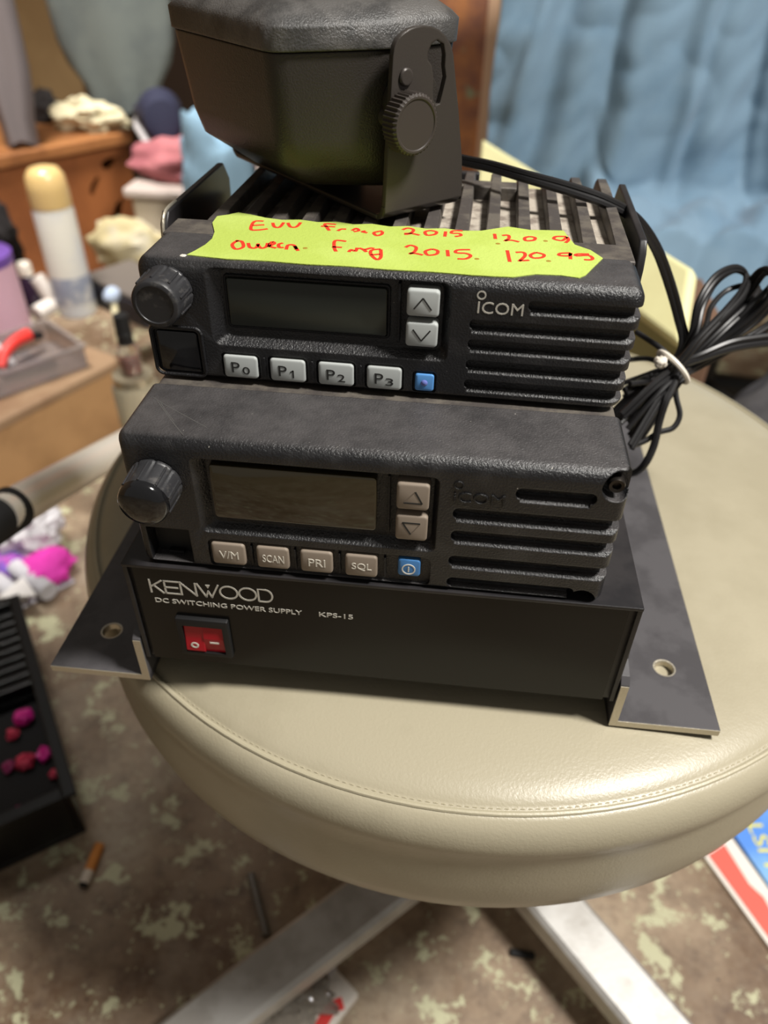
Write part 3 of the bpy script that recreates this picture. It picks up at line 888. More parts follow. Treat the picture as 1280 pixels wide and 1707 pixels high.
LOOPS = [
    [(1040, 650), (1085, 625), (1122, 603), (1150, 560), (1163, 505), (1190, 462), (1222, 445), (1242, 455), (1238, 480), (1210, 515), (1165, 562), (1128, 606), (1090, 645), (1050, 690)],
    [(1040, 662), (1088, 630), (1124, 606), (1158, 562), (1172, 510), (1195, 470), (1225, 451), (1246, 462), (1240, 490), (1205, 530), (1160, 575), (1126, 612), (1092, 655), (1050, 705)],
    [(1035, 640), (1085, 622), (1126, 604), (1172, 550), (1185, 512), (1212, 484), (1248, 476), (1235, 500), (1190, 545), (1150, 590), (1122, 614), (1085, 652), (1045, 700)],
    [(1040, 676), (1090, 636), (1128, 608), (1185, 545), (1232, 492), (1262, 478), (1252, 500), (1210, 540), (1160, 588), (1126, 616), (1092, 660), (1052, 730)],
    [(1036, 690), (1088, 640), (1130, 606), (1190, 540), (1240, 480), (1268, 450), (1288, 455), (1284, 490), (1250, 530), (1190, 575), (1136, 616), (1100, 660), (1050, 742)],
    [(1050, 640), (1094, 632), (1130, 608), (1200, 545), (1250, 488), (1276, 456), (1298, 466), (1290, 505), (1250, 545), (1180, 590), (1136, 620), (1098, 655), (1046, 715)],
    [(1030, 700), (1086, 648), (1132, 612), (1204, 556), (1262, 500), (1296, 470), (1316, 500), (1280, 540), (1220, 575), (1160, 608), (1138, 622), (1104, 668), (1060, 735)],
    [(1044, 600), (1080, 598), (1112, 606), (1150, 590), (1200, 552), (1256, 512), (1300, 490), (1310, 520), (1262, 556), (1200, 588), (1140, 624), (1102, 664), (1048, 726)],
]
random.seed(3)
for i, P in enumerate(LOOPS):
    n = len(P)
    dd = 316 + (i % 4) * 3.2 + (i // 4) * 1.6
    Q = [(x, y, dd + 7 * math.sin(k * 1.1 + i)) for k, (x, y) in enumerate(P)]
    px_tube(cb, Q, 1.2)
    if i in (0, 3, 4, 6):
        px_tube(cb, [(x + 3, y + 6, d + 1.5) for x, y, d in Q], 1.2)
px_tube(cb, [(1118, 612), (1126, 630, 316), (1110, 668, 314), (1099, 702, 316), (1090, 742, 318), (1076, 772, 320), (1060, 787, 326), (1040, 790, 338)], 1.6)
px_tube(cb, [(1120, 612), (1124, 632), (1127, 662), (1133, 692), (1122, 713), (1098, 721), (1075, 735), (1050, 745)], 1.2)
px_tube(cb, [(1060, 553, 330), (1080, 566, 326), (1100, 580, 322), (1116, 596, 320), (1122, 610, 320), (1090, 640, 322), (1050, 690, 326)], 1.2)
px_tube(cb, [(1090, 635, 320), (1128, 612, 318), (1165, 598, 317), (1215, 582, 318), (1260, 574, 321), (1320, 570, 326)], 1.7)
px_tube(cb, [(1094, 640, 320), (1130, 608, 318), (1170, 590, 316), (1216, 571, 317), (1260, 563, 320), (1320, 556, 325)], 1.5)
tag(cb.build('speaker_cable', CABLE, shift=tuple(at_d(1115, 610, 320))), 'thin black twin cable from the speaker, folded into a hank at right of the radios', 'cable')
tw = MB()
cc = at_d(1122, 612, 318)
ax = (at_d(1190, 545, 318) - at_d(1070, 650, 322)).normalized()
e1 = (FWD - ax * FWD.dot(ax)).normalized(); e2 = ax.cross(e1)
ringp = [cc + e1 * 7.0 * math.cos(2 * math.pi * k / 24) + e2 * 8.4 * math.sin(2 * math.pi * k / 24) for k in range(25)]
tw.tube(ringp + [ringp[1]], 1.15, 8)
tw.blob(at_d(1101, 604, 311), 2.6, 2.4, 2.6, .3, 2, seed=2, flat=False)
tag(tw.build('twist_tie', TIE, shift=tuple(cc)), 'white twisted tie holding the black cable hank together', 'tie')

# ------------------------------------------------------------------ behind the stool, right
YEL = mat('pale_yellow_board', (236, 232, 178), .6, col2=(228, 222, 168), cscale=8)
OLV = mat('olive_shade_base', (170, 168, 120), .7)  # shade below the yellow lid, put into the body colour as olive
zf = lambda z: z - FLOOR
BR_ = Vector((243, 286, -111)); TR_ = at_z(1154, 446, -79); TL_ = at_z(802, 229, -79)
BL_ = BR_ + (TL_ - TR_) * .93
bn = thing('storage_bin', 'bin with pale yellow sloping lid and olive painted-shade body on the floor behind the stool', 'bin', (BR_.x, BR_.y, FLOOR))
Q = [q - Vector((BR_.x, BR_.y, FLOOR)) for q in (BR_, TR_, TL_, BL_)]
nn = (Q[1] - Q[0]).cross(Q[2] - Q[1]).normalized()
if nn.z < 0: nn = -nn
MB().loft([[q - nn * 12 for q in Q], Q]).build('lid', YEL, bn, smooth=False, bevel=4)
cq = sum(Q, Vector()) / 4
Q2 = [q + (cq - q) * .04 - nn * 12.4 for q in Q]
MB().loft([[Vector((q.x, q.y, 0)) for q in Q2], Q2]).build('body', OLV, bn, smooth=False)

BLUE = mat('blue_cotton', (120, 146, 166), .9, bump=.25, bscale=700, col2=(110, 138, 160), cscale=12, sheen=.15)
from mathutils import noise as mno
def blue(u, v):
    # u across, v from top to bottom; at right the lower part turns forward over the chair seat and its front edge
    x = 96 + 560 * u
    L = (650 - 190 * u) * v
    bend = 305
    fold = 0
    for c0, w, h, sl in ((.05, .05, 5, .02), (.17, .030, -9, -.14), (.22, .05, 10, -.12), (.30, .03, 5, -.05), (.37, .035, -10, .02), (.43, .05, 11, .06), (.55, .03, -13, .05), (.60, .05, 14, .08), (.72, .04, -12, -.10), (.78, .05, 14, -.18), (.90, .05, -10, -.2)):
        q = (u - c0 - sl * v) / w
        fold += h * math.exp(-q * q)
    fold += 22 * mno.noise(Vector((u * 5 + v * .6, v * 1.8, 3.1))) + 5 * mno.noise(Vector((u * 13 + v * 3, v * 5, 1.1))) + 3.0 * mno.noise(Vector((u * 26 + v * 10, v * 14, 7.1)))
    patch = max(0, mno.noise(Vector((u * 3.3, v * 3.1, 14.2))) + .12)
    fold += 16 * patch * abs(mno.noise(Vector((u * 10 + v * 6, v * 11 - u * 4, 5.5))))
    for c0, w, h, sl in ((.13, .012, 7, -.20), (.27, .014, 10, -.06), (.41, .012, -12, .0), (.50, .012, 11, .12), (.64, .014, -13, .02), (.70, .012, 12, .22), (.84, .015, -11, -.3)):
        q = (u - c0 - sl * v) / w
        fold += h * math.tanh(q) * math.exp(-abs(q) / 7)
    fold *= 1.15
    sw_ = 782 + 14 * u + 16 * math.sin(v * 2)
    k = min(1, max(0, (L - bend) / 60))
    lap = 38 + 62
    if L < bend:
        z, y = 170 - L, sw_
    elif L < bend + 60:
        a = k * math.pi / 2
        z, y = 170 - bend - 38 * math.sin(a), sw_ - 38 * (1 - math.cos(a))
    elif L < bend + 60 + lap:
        z, y = 170 - bend - 38, sw_ - 38 - (L - bend - 60)
    else:
        d = L - bend - 60 - lap
        z, y = 170 - bend - 38 - d * .85, sw_ - 38 - lap - d * .4
    t = min(1, max(0, (u - .20) / .08)); t = t * t * (3 - 2 * t)
    straight = Vector((x, sw_ - fold, 170 - L * .82))
    kk = max(0, k - max(0, (L - bend - 60 - lap)) / 60)
    lapped = Vector((x, y - fold * (1 - k), z + (abs(fold) * .7 + 6 + 14 * math.sin(u * 20 + v * 12) ** 2) * k))
    p = straight.lerp(lapped, t)
    p.x += 6 * mno.noise(Vector((u * 3, v * 6, 9)))
    return p
tag(MB().grid(150, 130, blue).build('blue_cloth', BLUE, shift=(350, 760, -180), solid=2, subsurf=1), 'large crumpled blue cotton garment draped over the chair behind the radios', 'clothing')
BLKCH = mat('black_chair_vinyl', (28, 28, 31), .5, bump=.2, bscale=300)
chr_ = thing('office_chair', 'black chair behind the stool, mostly hidden under the blue garment', 'chair', (360, 760, FLOOR))
MB().rslab(-96, 330, -92, 150, 30, zf(-236), zf(-184), plane='xy').build('seat', BLKCH, chr_, bevel=10)
MB().box(-96, 330, 112, 150, zf(-180), zf(150)).build('backrest', BLKCH, chr_, bevel=14)
MB().cyl((60, 40, zf(-236)), (60, 40, 60), 25).build('column', RUBBER, chr_)
for k in range(5):
    a = 2 * math.pi * k / 5 + .4
    MB().tube([(60, 40, 75), (60 + 100 * math.cos(a), 40 + 100 * math.sin(a), 50), (60 + 200 * math.cos(a), 40 + 200 * math.sin(a), 20)], 18, 10).build('leg', RUBBER, chr_)
PAINTED = mat('splattered_rust_paint', (128, 84, 66), .7, col2=(176, 116, 70), cscale=16, cthr=(.42, .62), speck=(130, 150, 120), sscale=14, sthr=.6)
pn = thing('painted_panel', 'upright panel splattered with rust, orange and green paint, behind the speaker', 'panel', (0, 930, FLOOR))
MB().box(-220, 82, 0, 14, 0, 640).build('board', PAINTED, pn, smooth=False)
MB().box(82, 96, -2, 16, 0, 640).build('edge_strip', mat('pale_wood_edge', (196, 160, 130), .7), pn, smooth=False)
GREYC = mat('grey_cloth', (96, 94, 98), .9, bump=.3, bscale=400, col2=(74, 72, 78), cscale=20)
tag(MB().blob((430, 412, FLOOR + 132), 112, 100, 184, .2, 2.4, 40, 28, seed=5).build('grey_cloth_bundle', GREYC, shift=(440, 405, FLOOR)), 'crumpled grey cloth bundle beyond the right rim of the stool', 'cloth')
BRN = mat('brown_carton', (112, 84, 66), .8)
tag(MB().box(264, 312, 425, 520, FLOOR, -150).build('brown_carton', BRN, shift=(288, 470, FLOOR), bevel=3), 'brown carton beside the yellow-lidded bin, seen through the cable loops', 'box')

# ------------------------------------------------------------------ left background: chest, wardrobe post, clothes
WOODC = mat('reddish_brown_wood', (150, 92, 52), .45, bump=.15, bscale=60, col2=(122, 72, 40), cscale=9, cthr=(.4, .65))
WOODT = mat('brown_wood_top', (156, 104, 62), .42, col2=(128, 82, 48), cscale=12)
c0 = at_d(208, 218, 1450)
c1 = at_z(-60, 268, c0.z)
ex = (c1 - c0).normalized(); ex.z = 0; ex.normalize(); ey = Vector((-ex.y, ex.x, 0))
if ey.dot(FWD) < 0: ey = -ey
chest = thing('wooden_chest', 'reddish brown wooden chest with dark holes worn in its front, at upper left', 'chest', (c0.x, c0.y, FLOOR))
def CP(a, b, z): return ex * a + ey * b + Vector((0, 0, z))
def cbox(mb, a0, a1, b0, b1, z0, z1):
    return mb.loft([[CP(a0, b0, z0), CP(a1, b0, z0), CP(a1, b1, z0), CP(a0, b1, z0)], [CP(a0, b0, z1), CP(a1, b0, z1), CP(a1, b1, z1), CP(a0, b1, z1)]])
HC = c0.z - FLOOR
mb = MB(); cbox(mb, 0, 620, 0, 14, 0, HC - 22)
fpn = mb.build('front_panel', WOODC, chest, smooth=False)
mb = MB(); cbox(mb, 0, 14, 14.5, 320, 0, HC - 22); cbox(mb, 606, 620, 14.5, 320, 0, HC - 22); cbox(mb, 14.5, 605, 306, 320, 0, HC - 22); mb.build('carcass', WOODC, chest, smooth=False)
mb = MB(); cbox(mb, -8, 628, -10, 328, HC - 22, HC); mb.build('top_board', WOODT, chest, smooth=False, bevel=4)
def hole(mb, P):
    # worn holes in the chest front, outlined on the panel
    pts = []
    for x, y in P:
        rr = ray(x, y); n = ey
        t = (c0 - CAM).dot(n) / rr.dot(n)
        q = CAM + rr * t - Vector((c0.x, c0.y, FLOOR))
        pts.append(q)
    mb.loft([[p - ey * 20 for p in pts], [p + ey * 40 for p in pts]])
mb = MB()
hole(mb, [(168, 272), (180, 263), (194, 262), (193, 272), (185, 284), (172, 282)])
cut(fpn, mb)
mb = MB(); hole(mb, [(150, 322), (152, 308), (160, 295), (166, 296), (163, 312), (157, 328)]); cut(fpn, mb)
mb = MB(); hole(mb, [(186, 366), (193, 340), (204, 330), (206, 334), (203, 386), (188, 378)]); cut(fpn, mb)

GARM = mat('grey_brown_jersey', (112, 104, 104), .95, bump=.3, bscale=300)
GREEN = mat('grey_green_twill', (102, 108, 104), .95, bump=.3, bscale=300, col2=(92, 98, 96), cscale=10)
def hang(name, label, cat, m, p_bot, width, z_top, thick, taper=.75, seed=1, dirv=None):
    """a garment hanging down to p_bot, tapering to its hem"""
    mb = MB(); rings = []
    H = z_top - p_bot.z
    dv = (dirv or RIGHT).copy(); dv.z = 0; dv.normalize(); dn = Vector((-dv.y, dv.x, 0))
    for j in range(17):
        v = j / 16
        ring_ = []
        w = width * (taper + (1 - taper) * v ** .6) / 2 * (math.sqrt(max(0.5, 1 - (1 - min(1, v * 5)) ** 2)))
        for k in range(36):
            a = 2 * math.pi * k / 36
            q = 1 + .16 * math.sin(a * 5 + seed + v * 2) + .1 * mno.noise(Vector((math.cos(a) * 2, math.sin(a) * 2 + seed, v * 5)))
            ring_.append(p_bot + dv * (w * math.cos(a)) + dn * (thick / 2 * math.sin(a) * q) + Vector((0, 0, H * v + 8 * math.sin(a * 2 + seed) * (1 - v))))
        rings.append(ring_)
    o = mb.loft(rings).build(name, m, shift=tuple(p_bot))
    return tag(o, label, cat)
wp = at_d(182, 170, 1750)
WARD = mat('dark_brown_wardrobe', (58, 44, 34), .6, bump=.1, bscale=50)
wd = thing('wardrobe', 'dark brown wooden wardrobe side behind the hanging grey-green trousers', 'wardrobe', (wp.x, wp.y, FLOOR))
MB().box(-45, 620, 0, 380, 0, 1500).build('carcass', WARD, wd, smooth=False)
MB().box(-52, -45, -6, 380, 0, 1500).build('edge_post', mat('wardrobe_edge', (84, 62, 46), .6), wd, smooth=False)
hang('trousers', 'grey-green trousers hanging down in front of the dark wardrobe', 'clothing', GREEN, at_d(212, 178, 1560), 280, 380, 60, .72, 2)
hang('sweatshirt', 'grey-brown garment hanging above the chest at the upper left corner', 'clothing', GARM, at_d(38, 238, 1350), 105, 420, 60, .7, 4)
CREAM = mat('cream_cloth', (206, 196, 164), .9, bump=.3, bscale=200)
p = at_z(150, 215, c0.z)
tag(MB().blob((p.x, p.y, c0.z + 20), 70, 40, 30, .45, 2.2, 36, 24, seed=8).build('cream_cloth', CREAM, shift=(p.x, p.y, c0.z)), 'crumpled cream cloth lying on the chest lid', 'cloth')
p = at_z(75, 205, c0.z)
tag(MB().blob((p.x, p.y + 15, c0.z + 22), 28, 24, 32, .4, 2.6, 24, 16, seed=11).build('dark_glove', mat('charcoal_knit', (46, 42, 42), .9), shift=(p.x, p.y, c0.z)), 'small dark crumpled glove on the chest between cream cloth and grey garment', 'glove')
# navy shoe with white sole, standing on boxes
NAVY = mat('navy_fabric', (34, 36, 58), .8, bump=.2, bscale=300)
WHITE = mat('white_rubber', (206, 202, 204), .5)
p = at_d(258, 232, 1330)
cr = thing('storage_box', 'grey translucent plastic storage box left of the speaker, pink cloth on it', 'box', (p.x, p.y, FLOOR))
q0 = at_d(215, 322, 1240); q1 = at_d(345, 300, 1240)
STB = mat('greyish_translucent_plastic', (176, 164, 148), .4, trans=.0)
bx = Vector((q0.x, q0.y, 0)) - Vector((p.x, p.y, 0))
zt = (q0.z + q1.z) / 2
MB().box(bx.x, bx.x + 178, bx.y, bx.y + 170, 0, zt - FLOOR - 16).build('tub', STB, cr, smooth=False, bevel=8)
MB().box(bx.x - 8, bx.x + 186, bx.y - 8, bx.y + 178, zt - FLOOR - 16, zt - FLOOR).build('lid', mat('pale_grey_lid', (186, 172, 164), .4), cr, smooth=False, bevel=5)
PINK = mat('dusty_pink_cloth', (170, 104, 108), .9, bump=.3, bscale=200, col2=(152, 88, 94), cscale=14)
bxw = Vector((p.x + bx.x, p.y + bx.y, zt))
tag(MB().blob((bxw.x + 84, bxw.y + 80, zt + 26), 104, 60, 36, .16, 2.0, 40, 24, seed=4).build('pink_cloth', PINK, shift=tuple(bxw)), 'dusty pink folded cloth lying on the grey storage box', 'cloth')
sx, sy, sz = bxw.x + 120, bxw.y + 110, zt + 52
sn = at_d(255, 250, 1330)
shoe = thing('shoe', 'navy blue shoe with white sole on the pink cloth', 'shoe', (sn.x, sn.y + 52, sn.z + 10), R_(115))
def shoe_ring(x, w, z0, z1): return [Vector((x, w * math.cos(2 * math.pi * k / 20), (z0 + z1) / 2 + (z1 - z0) / 2 * math.sin(2 * math.pi * k / 20))) for k in range(20)]
MB().loft([shoe_ring(x, w, 12, h) for x, w, h in ((-125, 12, 40), (-115, 30, 80), (-80, 36, 92), (-40, 38, 86), (0, 40, 70), (50, 44, 56), (90, 42, 46), (118, 28, 36), (126, 10, 26))]).build('upper', NAVY, shoe)
MB().loft([[Vector((x, w * math.cos(2 * math.pi * k / 20), 9 + 9 * max(-1, min(1, 2 * math.sin(2 * math.pi * k / 20))))) for k in range(20)] for x, w in ((-128, 20), (-110, 36), (-40, 40), (40, 46), (90, 45), (120, 30), (130, 12))]).build('sole', WHITE, shoe)
LBL = mat('light_blue_cotton', (124, 154, 174), .9, bump=.25, bscale=500)
p = at_d(345, 285, 1000)
mb = MB()
pt = at_d(330, 180, 1120)
hb = pt.z - FLOOR
tag(MB().blob((pt.x + 26, pt.y - 22, FLOOR + hb * .40), 62, 46, hb * .6, .2, 2.2, 44, 40, seed=12, boxy=.62).build('light_blue_shirt', LBL, shift=(pt.x, pt.y, FLOOR)), 'light blue cotton shirt heaped up left of the speaker', 'clothing')

# ------------------------------------------------------------------ low cardboard box on the floor at left with things on it
ZB = -374.0
f0 = at_z(203, 596, ZB); f1 = at_z(0, 700, ZB)
gx = (f1 - f0).normalized(); gy = Vector((gx.y, -gx.x, 0))
if gy.dot(FWD) < 0: gy = -gy
CARD = mat('tan_cardboard', (172, 134, 92), .8, bump=.1, bscale=80, col2=(152, 116, 78), cscale=8)
CARDT = mat('brown_board_top', (150, 122, 94), .6, bump=.1, bscale=90, col2=(134, 104, 78), cscale=12)
cbx = thing('cardboard_box', 'low tan cardboard box on the floor at left, small clutter on its top', 'box', (f0.x, f0.y, FLOOR))
def BP(a, b, z): return gx * a + gy * b + Vector((0, 0, z))
def bring(a0, a1, b0, b1, r, z):
    pts = []
    for ca, cb_, s0 in ((a1 - r, b1 - r, 0), (a0 + r, b1 - r, 90), (a0 + r, b0 + r, 180), (a1 - r, b0 + r, 270)):
        for k in range(6):
            t = R_(s0 + 18 * k)
            pts.append(BP(ca + r * math.cos(t), cb_ + r * math.sin(t), z))
    return pts
HB = ZB - FLOOR
mb = MB(); mb.loft([bring(2, 480, 2, 330, 14, 0), bring(2, 480, 2, 330, 14, HB - 13)]); mb.build('carton', CARD, cbx, smooth=False)
mb = MB(); mb.loft([bring(0, 482, 0, 334, 16, HB - 12.8), bring(0, 482, 0, 334, 16, HB - 3), bring(3, 479, 3, 331, 14, HB)]); mb.build('top_board', CARDT, cbx, smooth=False)

def on_box(px, py): return at_z(px, py, ZB)
# spray can
p = on_box(131, 520)
can = thing('spray_can', 'tall white aerosol can with gold cap standing on the cardboard box', 'spray can', tuple(p))
CANW = mat('can_white', (222, 218, 206), .35, col2=(204, 204, 204), cscale=12)
MB().lathe([(.01, 0), (26, 0), (28, 2), (28, 152), (26, 158), (.01, 158)], 40).build('body', CANW, can)
MB().lathe([(28.3, 20), (28.5, 22), (28.5, 60), (28.3, 62)], 40, caps=False).build('label_band', mat('label_grey_blue', (150, 156, 172), .4, col2=(210, 208, 204), cscale=30), can)
MB().lathe([(27.5, 158), (27.5, 180), (25.5, 198), (19, 207), (8, 210), (.01, 210)], 40).build('cap', mat('gold_cap', (214, 182, 122), .3, coat=.3), can)
# pink canister
p = on_box(-2, 556)
pk = thing('canister', 'pink canister with purple lid at the left edge, on the cardboard box', 'canister', tuple(p))
MB().lathe([(.01, 6), (47, 6), (47, 104), (.01, 104)], 40).build('body', mat('pale_pink_plastic', (214, 174, 190), .5), pk)
MB().lathe([(.01, 104), (48.5, 104), (48.5, 116), (46, 118), (.01, 118)], 40).build('lid', mat('purple_lid', (104, 70, 150), .4), pk)
MB().lathe([(.01, 0), (49, 0), (50, 3), (49, 9), (.01, 9)], 40).build('base_rim', mat('clear_rim', (206, 208, 204), .2), pk)
# dark brush, bottle, white nozzle, case, yellow bag
p = on_box(5, 470)
tag(MB().blob((p.x, p.y, ZB + 62), 42, 40, 85, .35, 4, 30, 20, seed=13).build('black_bundle', mat('black_fuzzy', (30, 26, 26), .95), shift=tuple(p)), 'black fuzzy bundle behind the pink canister at the left edge', 'cloth')
p = on_box(62, 520)
bt = thing('small_bottle', 'small dark bottle with silver cap between pink canister and white nozzle', 'bottle', tuple(p))
MB().lathe([(.01, 0), (14, 0), (15, 3), (15, 48), (9, 58), (.01, 58)], 24).build('body', mat('dark_purple_glass', (40, 26, 44), .15), bt)
MB().lathe([(9, 58), (10, 59), (10, 74), (8, 77), (.01, 77)], 24).build('cap', CHROME, bt)
NOZ = mat('white_nozzle_plastic', (216, 208, 200), .5)
a, b, c_ = at_z(60, 462, ZB + 55), at_z(92, 504, ZB + 16), at_z(60, 524, ZB + 12)
tag(MB().tube(smoothpts([a, a.lerp(b, .5), b, b.lerp(c_, .5), c_], 5), 12, 14).build('white_nozzle', NOZ, shift=(b.x, b.y, ZB)), 'white bent plastic nozzle leaning beside the spray can', 'nozzle')
e0 = on_box(146, 505); e1 = on_box(236, 548)
u = (e1 - e0).normalized(); v = Vector((-u.y, u.x, 0))
cs = thing('black_case', 'black flat case with grey top behind the spray can', 'case', (e0.x, e0.y, ZB))
def sbox(mb, a0, a1, b0, b1, z0, z1):
    F = lambda a, b, z: u * a + v * b + Vector((0, 0, z))
    return mb.loft([[F(a0, b0, z0), F(a1, b0, z0), F(a1, b1, z0), F(a0, b1, z0)], [F(a0, b0, z1), F(a1, b0, z1), F(a1, b1, z1), F(a0, b1, z1)]])
sbox(MB(), 0, 150, 0, 90, 0, 38).build('body', mat('case_black', (36, 34, 40), .5), cs, smooth=False, bevel=5)
sbox(MB(), 2, 148, 2, 88, 38, 46).build('lid', mat('case_lid_grey', (104, 96, 90), .5), cs, smooth=False, bevel=3)
p = at_z(192, 428, ZB + 46)
tag(MB().blob((p.x - 4, p.y + 62, ZB + 42), 62, 36, 46, .2, 2.2, 36, 22, seed=9).build('yellow_bag', mat('beige_yellow_cloth', (182, 168, 128), .8, col2=(190, 182, 162), cscale=14), shift=(p.x, p.y, ZB)), 'beige-yellow crumpled bag behind the black case', 'bag')
# brush and bottle at the right end of the box
a, b = at_z(189, 500, ZB + 44), on_box(201, 578)
tb = thing('toothbrush', 'old toothbrush with pale blue head lying on the cardboard box corner', 'brush', (b.x, b.y, ZB))
sh = lambda q: q - Vector((b.x, b.y, ZB))
MB().tube(smoothpts([sh(b) + Vector((0, 0, 6)), sh(b.lerp(a, .5)) + Vector((0, 0, 7)), sh(b.lerp(a, .8)) + Vector((0, 0, 7))], 6), 5, 10).build('handle', mat('ivory_handle', (196, 186, 150), .4), tb)
MB().blob(sh(b.lerp(a, .92)) + Vector((0, 0, 13)), 11, 16, 11, .1, 2, seed=3).build('bristles', mat('pale_blue_bristles', (176, 190, 212), .8), tb)
p = at_d(221, 622, 760)
gb = thing('glass_bottle', 'small glass bottle of reddish liquid with black cap beside the upper radio', 'bottle', (p.x, p.y, p.z))
MB().lathe([(.01, 0), (9, 0), (10.5, 2), (10.5, 26), (8, 33), (.01, 33)], 28).build('glass', mat('clear_glass', (226, 226, 218), .05, trans=.9), gb)
MB().lathe([(.01, 2), (8.6, 2), (9, 17), (.01, 17)], 28).build('liquid', mat('red_liquid', (140, 60, 50), .2), gb)
MB().lathe([(.01, 33), (7.6, 33), (7.6, 43), (8, 43.5), (7.5, 44), (7.2, 62), (.01, 62)], 28).build('cap', RUBBER, gb)
jarh = p.z - FLOOR
jr = thing('glass_jar', 'clear jar of small metal bits left of the lower radio, bottle on its lid', 'jar', (p.x, p.y, FLOOR))
MB().lathe([(.01, 0), (20, 0), (23, 4), (23, jarh - 14), (19, jarh - 8), (.01, jarh - 8)], 36).build('glass', mat('jar_glass', (196, 186, 160), .15, trans=.5), jr)
MB().lathe([(.01, jarh - 8), (20, jarh - 8), (20, jarh), (.01, jarh)], 36).build('lid', mat('jar_lid', (176, 164, 140), .3, metal=.6), jr)

# clear tray with bits
t0 = on_box(148, 612); t1 = on_box(-30, 676)
tx = (t1 - t0).normalized(); ty = Vector((tx.y, -tx.x, 0))
if ty.dot(FWD) < 0: ty = -ty
TRAY = mat('clear_grey_tray', (200, 190, 188), .12, trans=.75)
tr = thing('plastic_tray', 'clear shallow plastic tray of odds and ends on the cardboard box', 'tray', (t0.x, t0.y, ZB))
def tbox(mb, a0, a1, b0, b1, z0, z1):
    F = lambda a, b, z: tx * a + ty * b + Vector((0, 0, z))
    return mb.loft([[F(a0, b0, z0), F(a1, b0, z0), F(a1, b1, z0), F(a0, b1, z0)], [F(a0, b0, z1), F(a1, b0, z1), F(a1, b1, z1), F(a0, b1, z1)]])
TW = 190; TD = 105
mb = MB(); tbox(mb, 0, TW, 0, TD, 0, 2.5); tbox(mb, 0, TW, 0, 2.5, 2.4, 30); tbox(mb, 0, TW, TD - 2.5, TD, 2.4, 30); tbox(mb, 0, 2.5, 2.5, TD - 2.5, 2.4, 30); tbox(mb, TW - 2.5, TW, 2.5, TD - 2.5, 2.4, 30)
mb.build('walls', TRAY, tr, smooth=False, bevel=1)
mb = MB(); tbox(mb, -3, TW + 3, -3, 2.5, 30, 33); tbox(mb, -3, TW + 3, TD - 2.5, TD + 3, 30, 33); tbox(mb, -3, 2.5, 2.5, TD - 2.5, 30, 33); tbox(mb, TW - 2.5, TW + 3, 2.5, TD - 2.5, 30, 33)
mb.build('rim', TRAY, tr, smooth=False)
T3 = lambda a, b, z: Vector((t0.x, t0.y, ZB)) + tx * a + ty * b + Vector((0, 0, z))
rt = thing('red_pliers', 'red handled small tool lying across the clear plastic tray', 'tool', tuple(T3(60, 60, 3)))
L3 = lambda a, b, z: tx * a + ty * b + Vector((0, 0, z))
MB().tube(smoothpts([L3(-22, 18, 30), L3(0, 10, 30), L3(20, 0, 24), L3(34, -10, 12)], 5), lambda t: 9 - 3 * t, 12).build('handle', mat('red_handle', (222, 58, 52), .4), rt)
MB().tube([L3(-22, 18, 28), L3(-40, 26, 20)], 6, 10).build('jaw', RUBBER, rt)
wc = MB().tube(smoothpts([T3(74, 60, 8), T3(84, 80, 36), T3(100, 96, 52), T3(120, 86, 44), T3(140, 66, 20), T3(150, 50, 6)], 6), 4.5, 10)
tag(wc.build('loose_cable', WHITE, shift=tuple(T3(100, 60, 3))), 'short white cable looping out of the clear tray', 'cable')
for i, (a, b, ln, cl, lb) in enumerate(((30, 26, 70, (52, 50, 60), 'dark grey metal strip lying at the front right of the clear tray'), (110, 22, 62, (92, 96, 104), 'blue-grey metal strip at the front left of the clear tray'), (120, 70, 56, (66, 84, 74), 'greenish strip at the back of the clear tray'))):
    mb = MB(); F = lambda aa, bb, z: T3(a + aa, b + bb, 3 + z)
    mb.loft([[F(0, 0, 0), F(ln, 8, 0), F(ln, 18, 0), F(0, 10, 0)], [F(0, 0, 7), F(ln, 8, 7), F(ln, 18, 7), F(0, 10, 7)]])
    tag(mb.build('metal_strip', mat('strip_%s' % 'abc'[i], cl, .4), shift=tuple(T3(a, b, 3)), bevel=1.5), lb, 'strip')

# ------------------------------------------------------------------ chrome tube leaning at left
a = at_d(-60, 905, 440); b = at_d(20, 848, 462); c_ = at_d(215, 738, 640)
dv = (c_ - b).normalized()
end = b + dv * ((FLOOR + 14 - b.z) / dv.z)
tb = thing('chrome_pole', 'polished metal pole with black grip slanting in at left, behind the stool', 'pole', tuple(end))
MB().cyl(b - end - dv * 15, Vector((0, 0, 0)), 12.5, n=28).build('tube', CHROME, tb)
MB().cyl(a - end - dv * 60, b - end + dv * 2, 14, n=28).build('grip', RUBBER, tb)

# ------------------------------------------------------------------ floor clutter
def flo(px, py, z=0): return at_z(px, py, FLOOR + z)
BAGW = mat('translucent_white_bag', (214, 210, 214), .35, trans=.25)
p = flo(30, 905)
tag(MB().blob((p.x + 2, p.y - 2, FLOOR + 26), 58, 42, 36, .3, 2.8, 40, 26, seed=21).build('plastic_bag', BAGW, shift=(p.x, p.y, FLOOR)), 'crumpled translucent white plastic bag on the floor below the metal pole', 'bag')
pk0 = thing('craft_packet', 'clear packet of pink and white craft bits on the floor above the black crate', 'packet', tuple(flo(70, 985)))
o0 = flo(70, 985)
P4 = [flo(-40, 985) - o0, flo(20, 1028) - o0, flo(128, 972) - o0, flo(75, 932) - o0]
MB().loft([[q + Vector((0, 0, .5)) for q in P4], [q + Vector((0, 0, 5)) for q in P4]]).build('film', mat('packet_film', (186, 176, 186), .2, trans=.4), pk0, smooth=False, bevel=2)
q = flo(82, 962) - o0
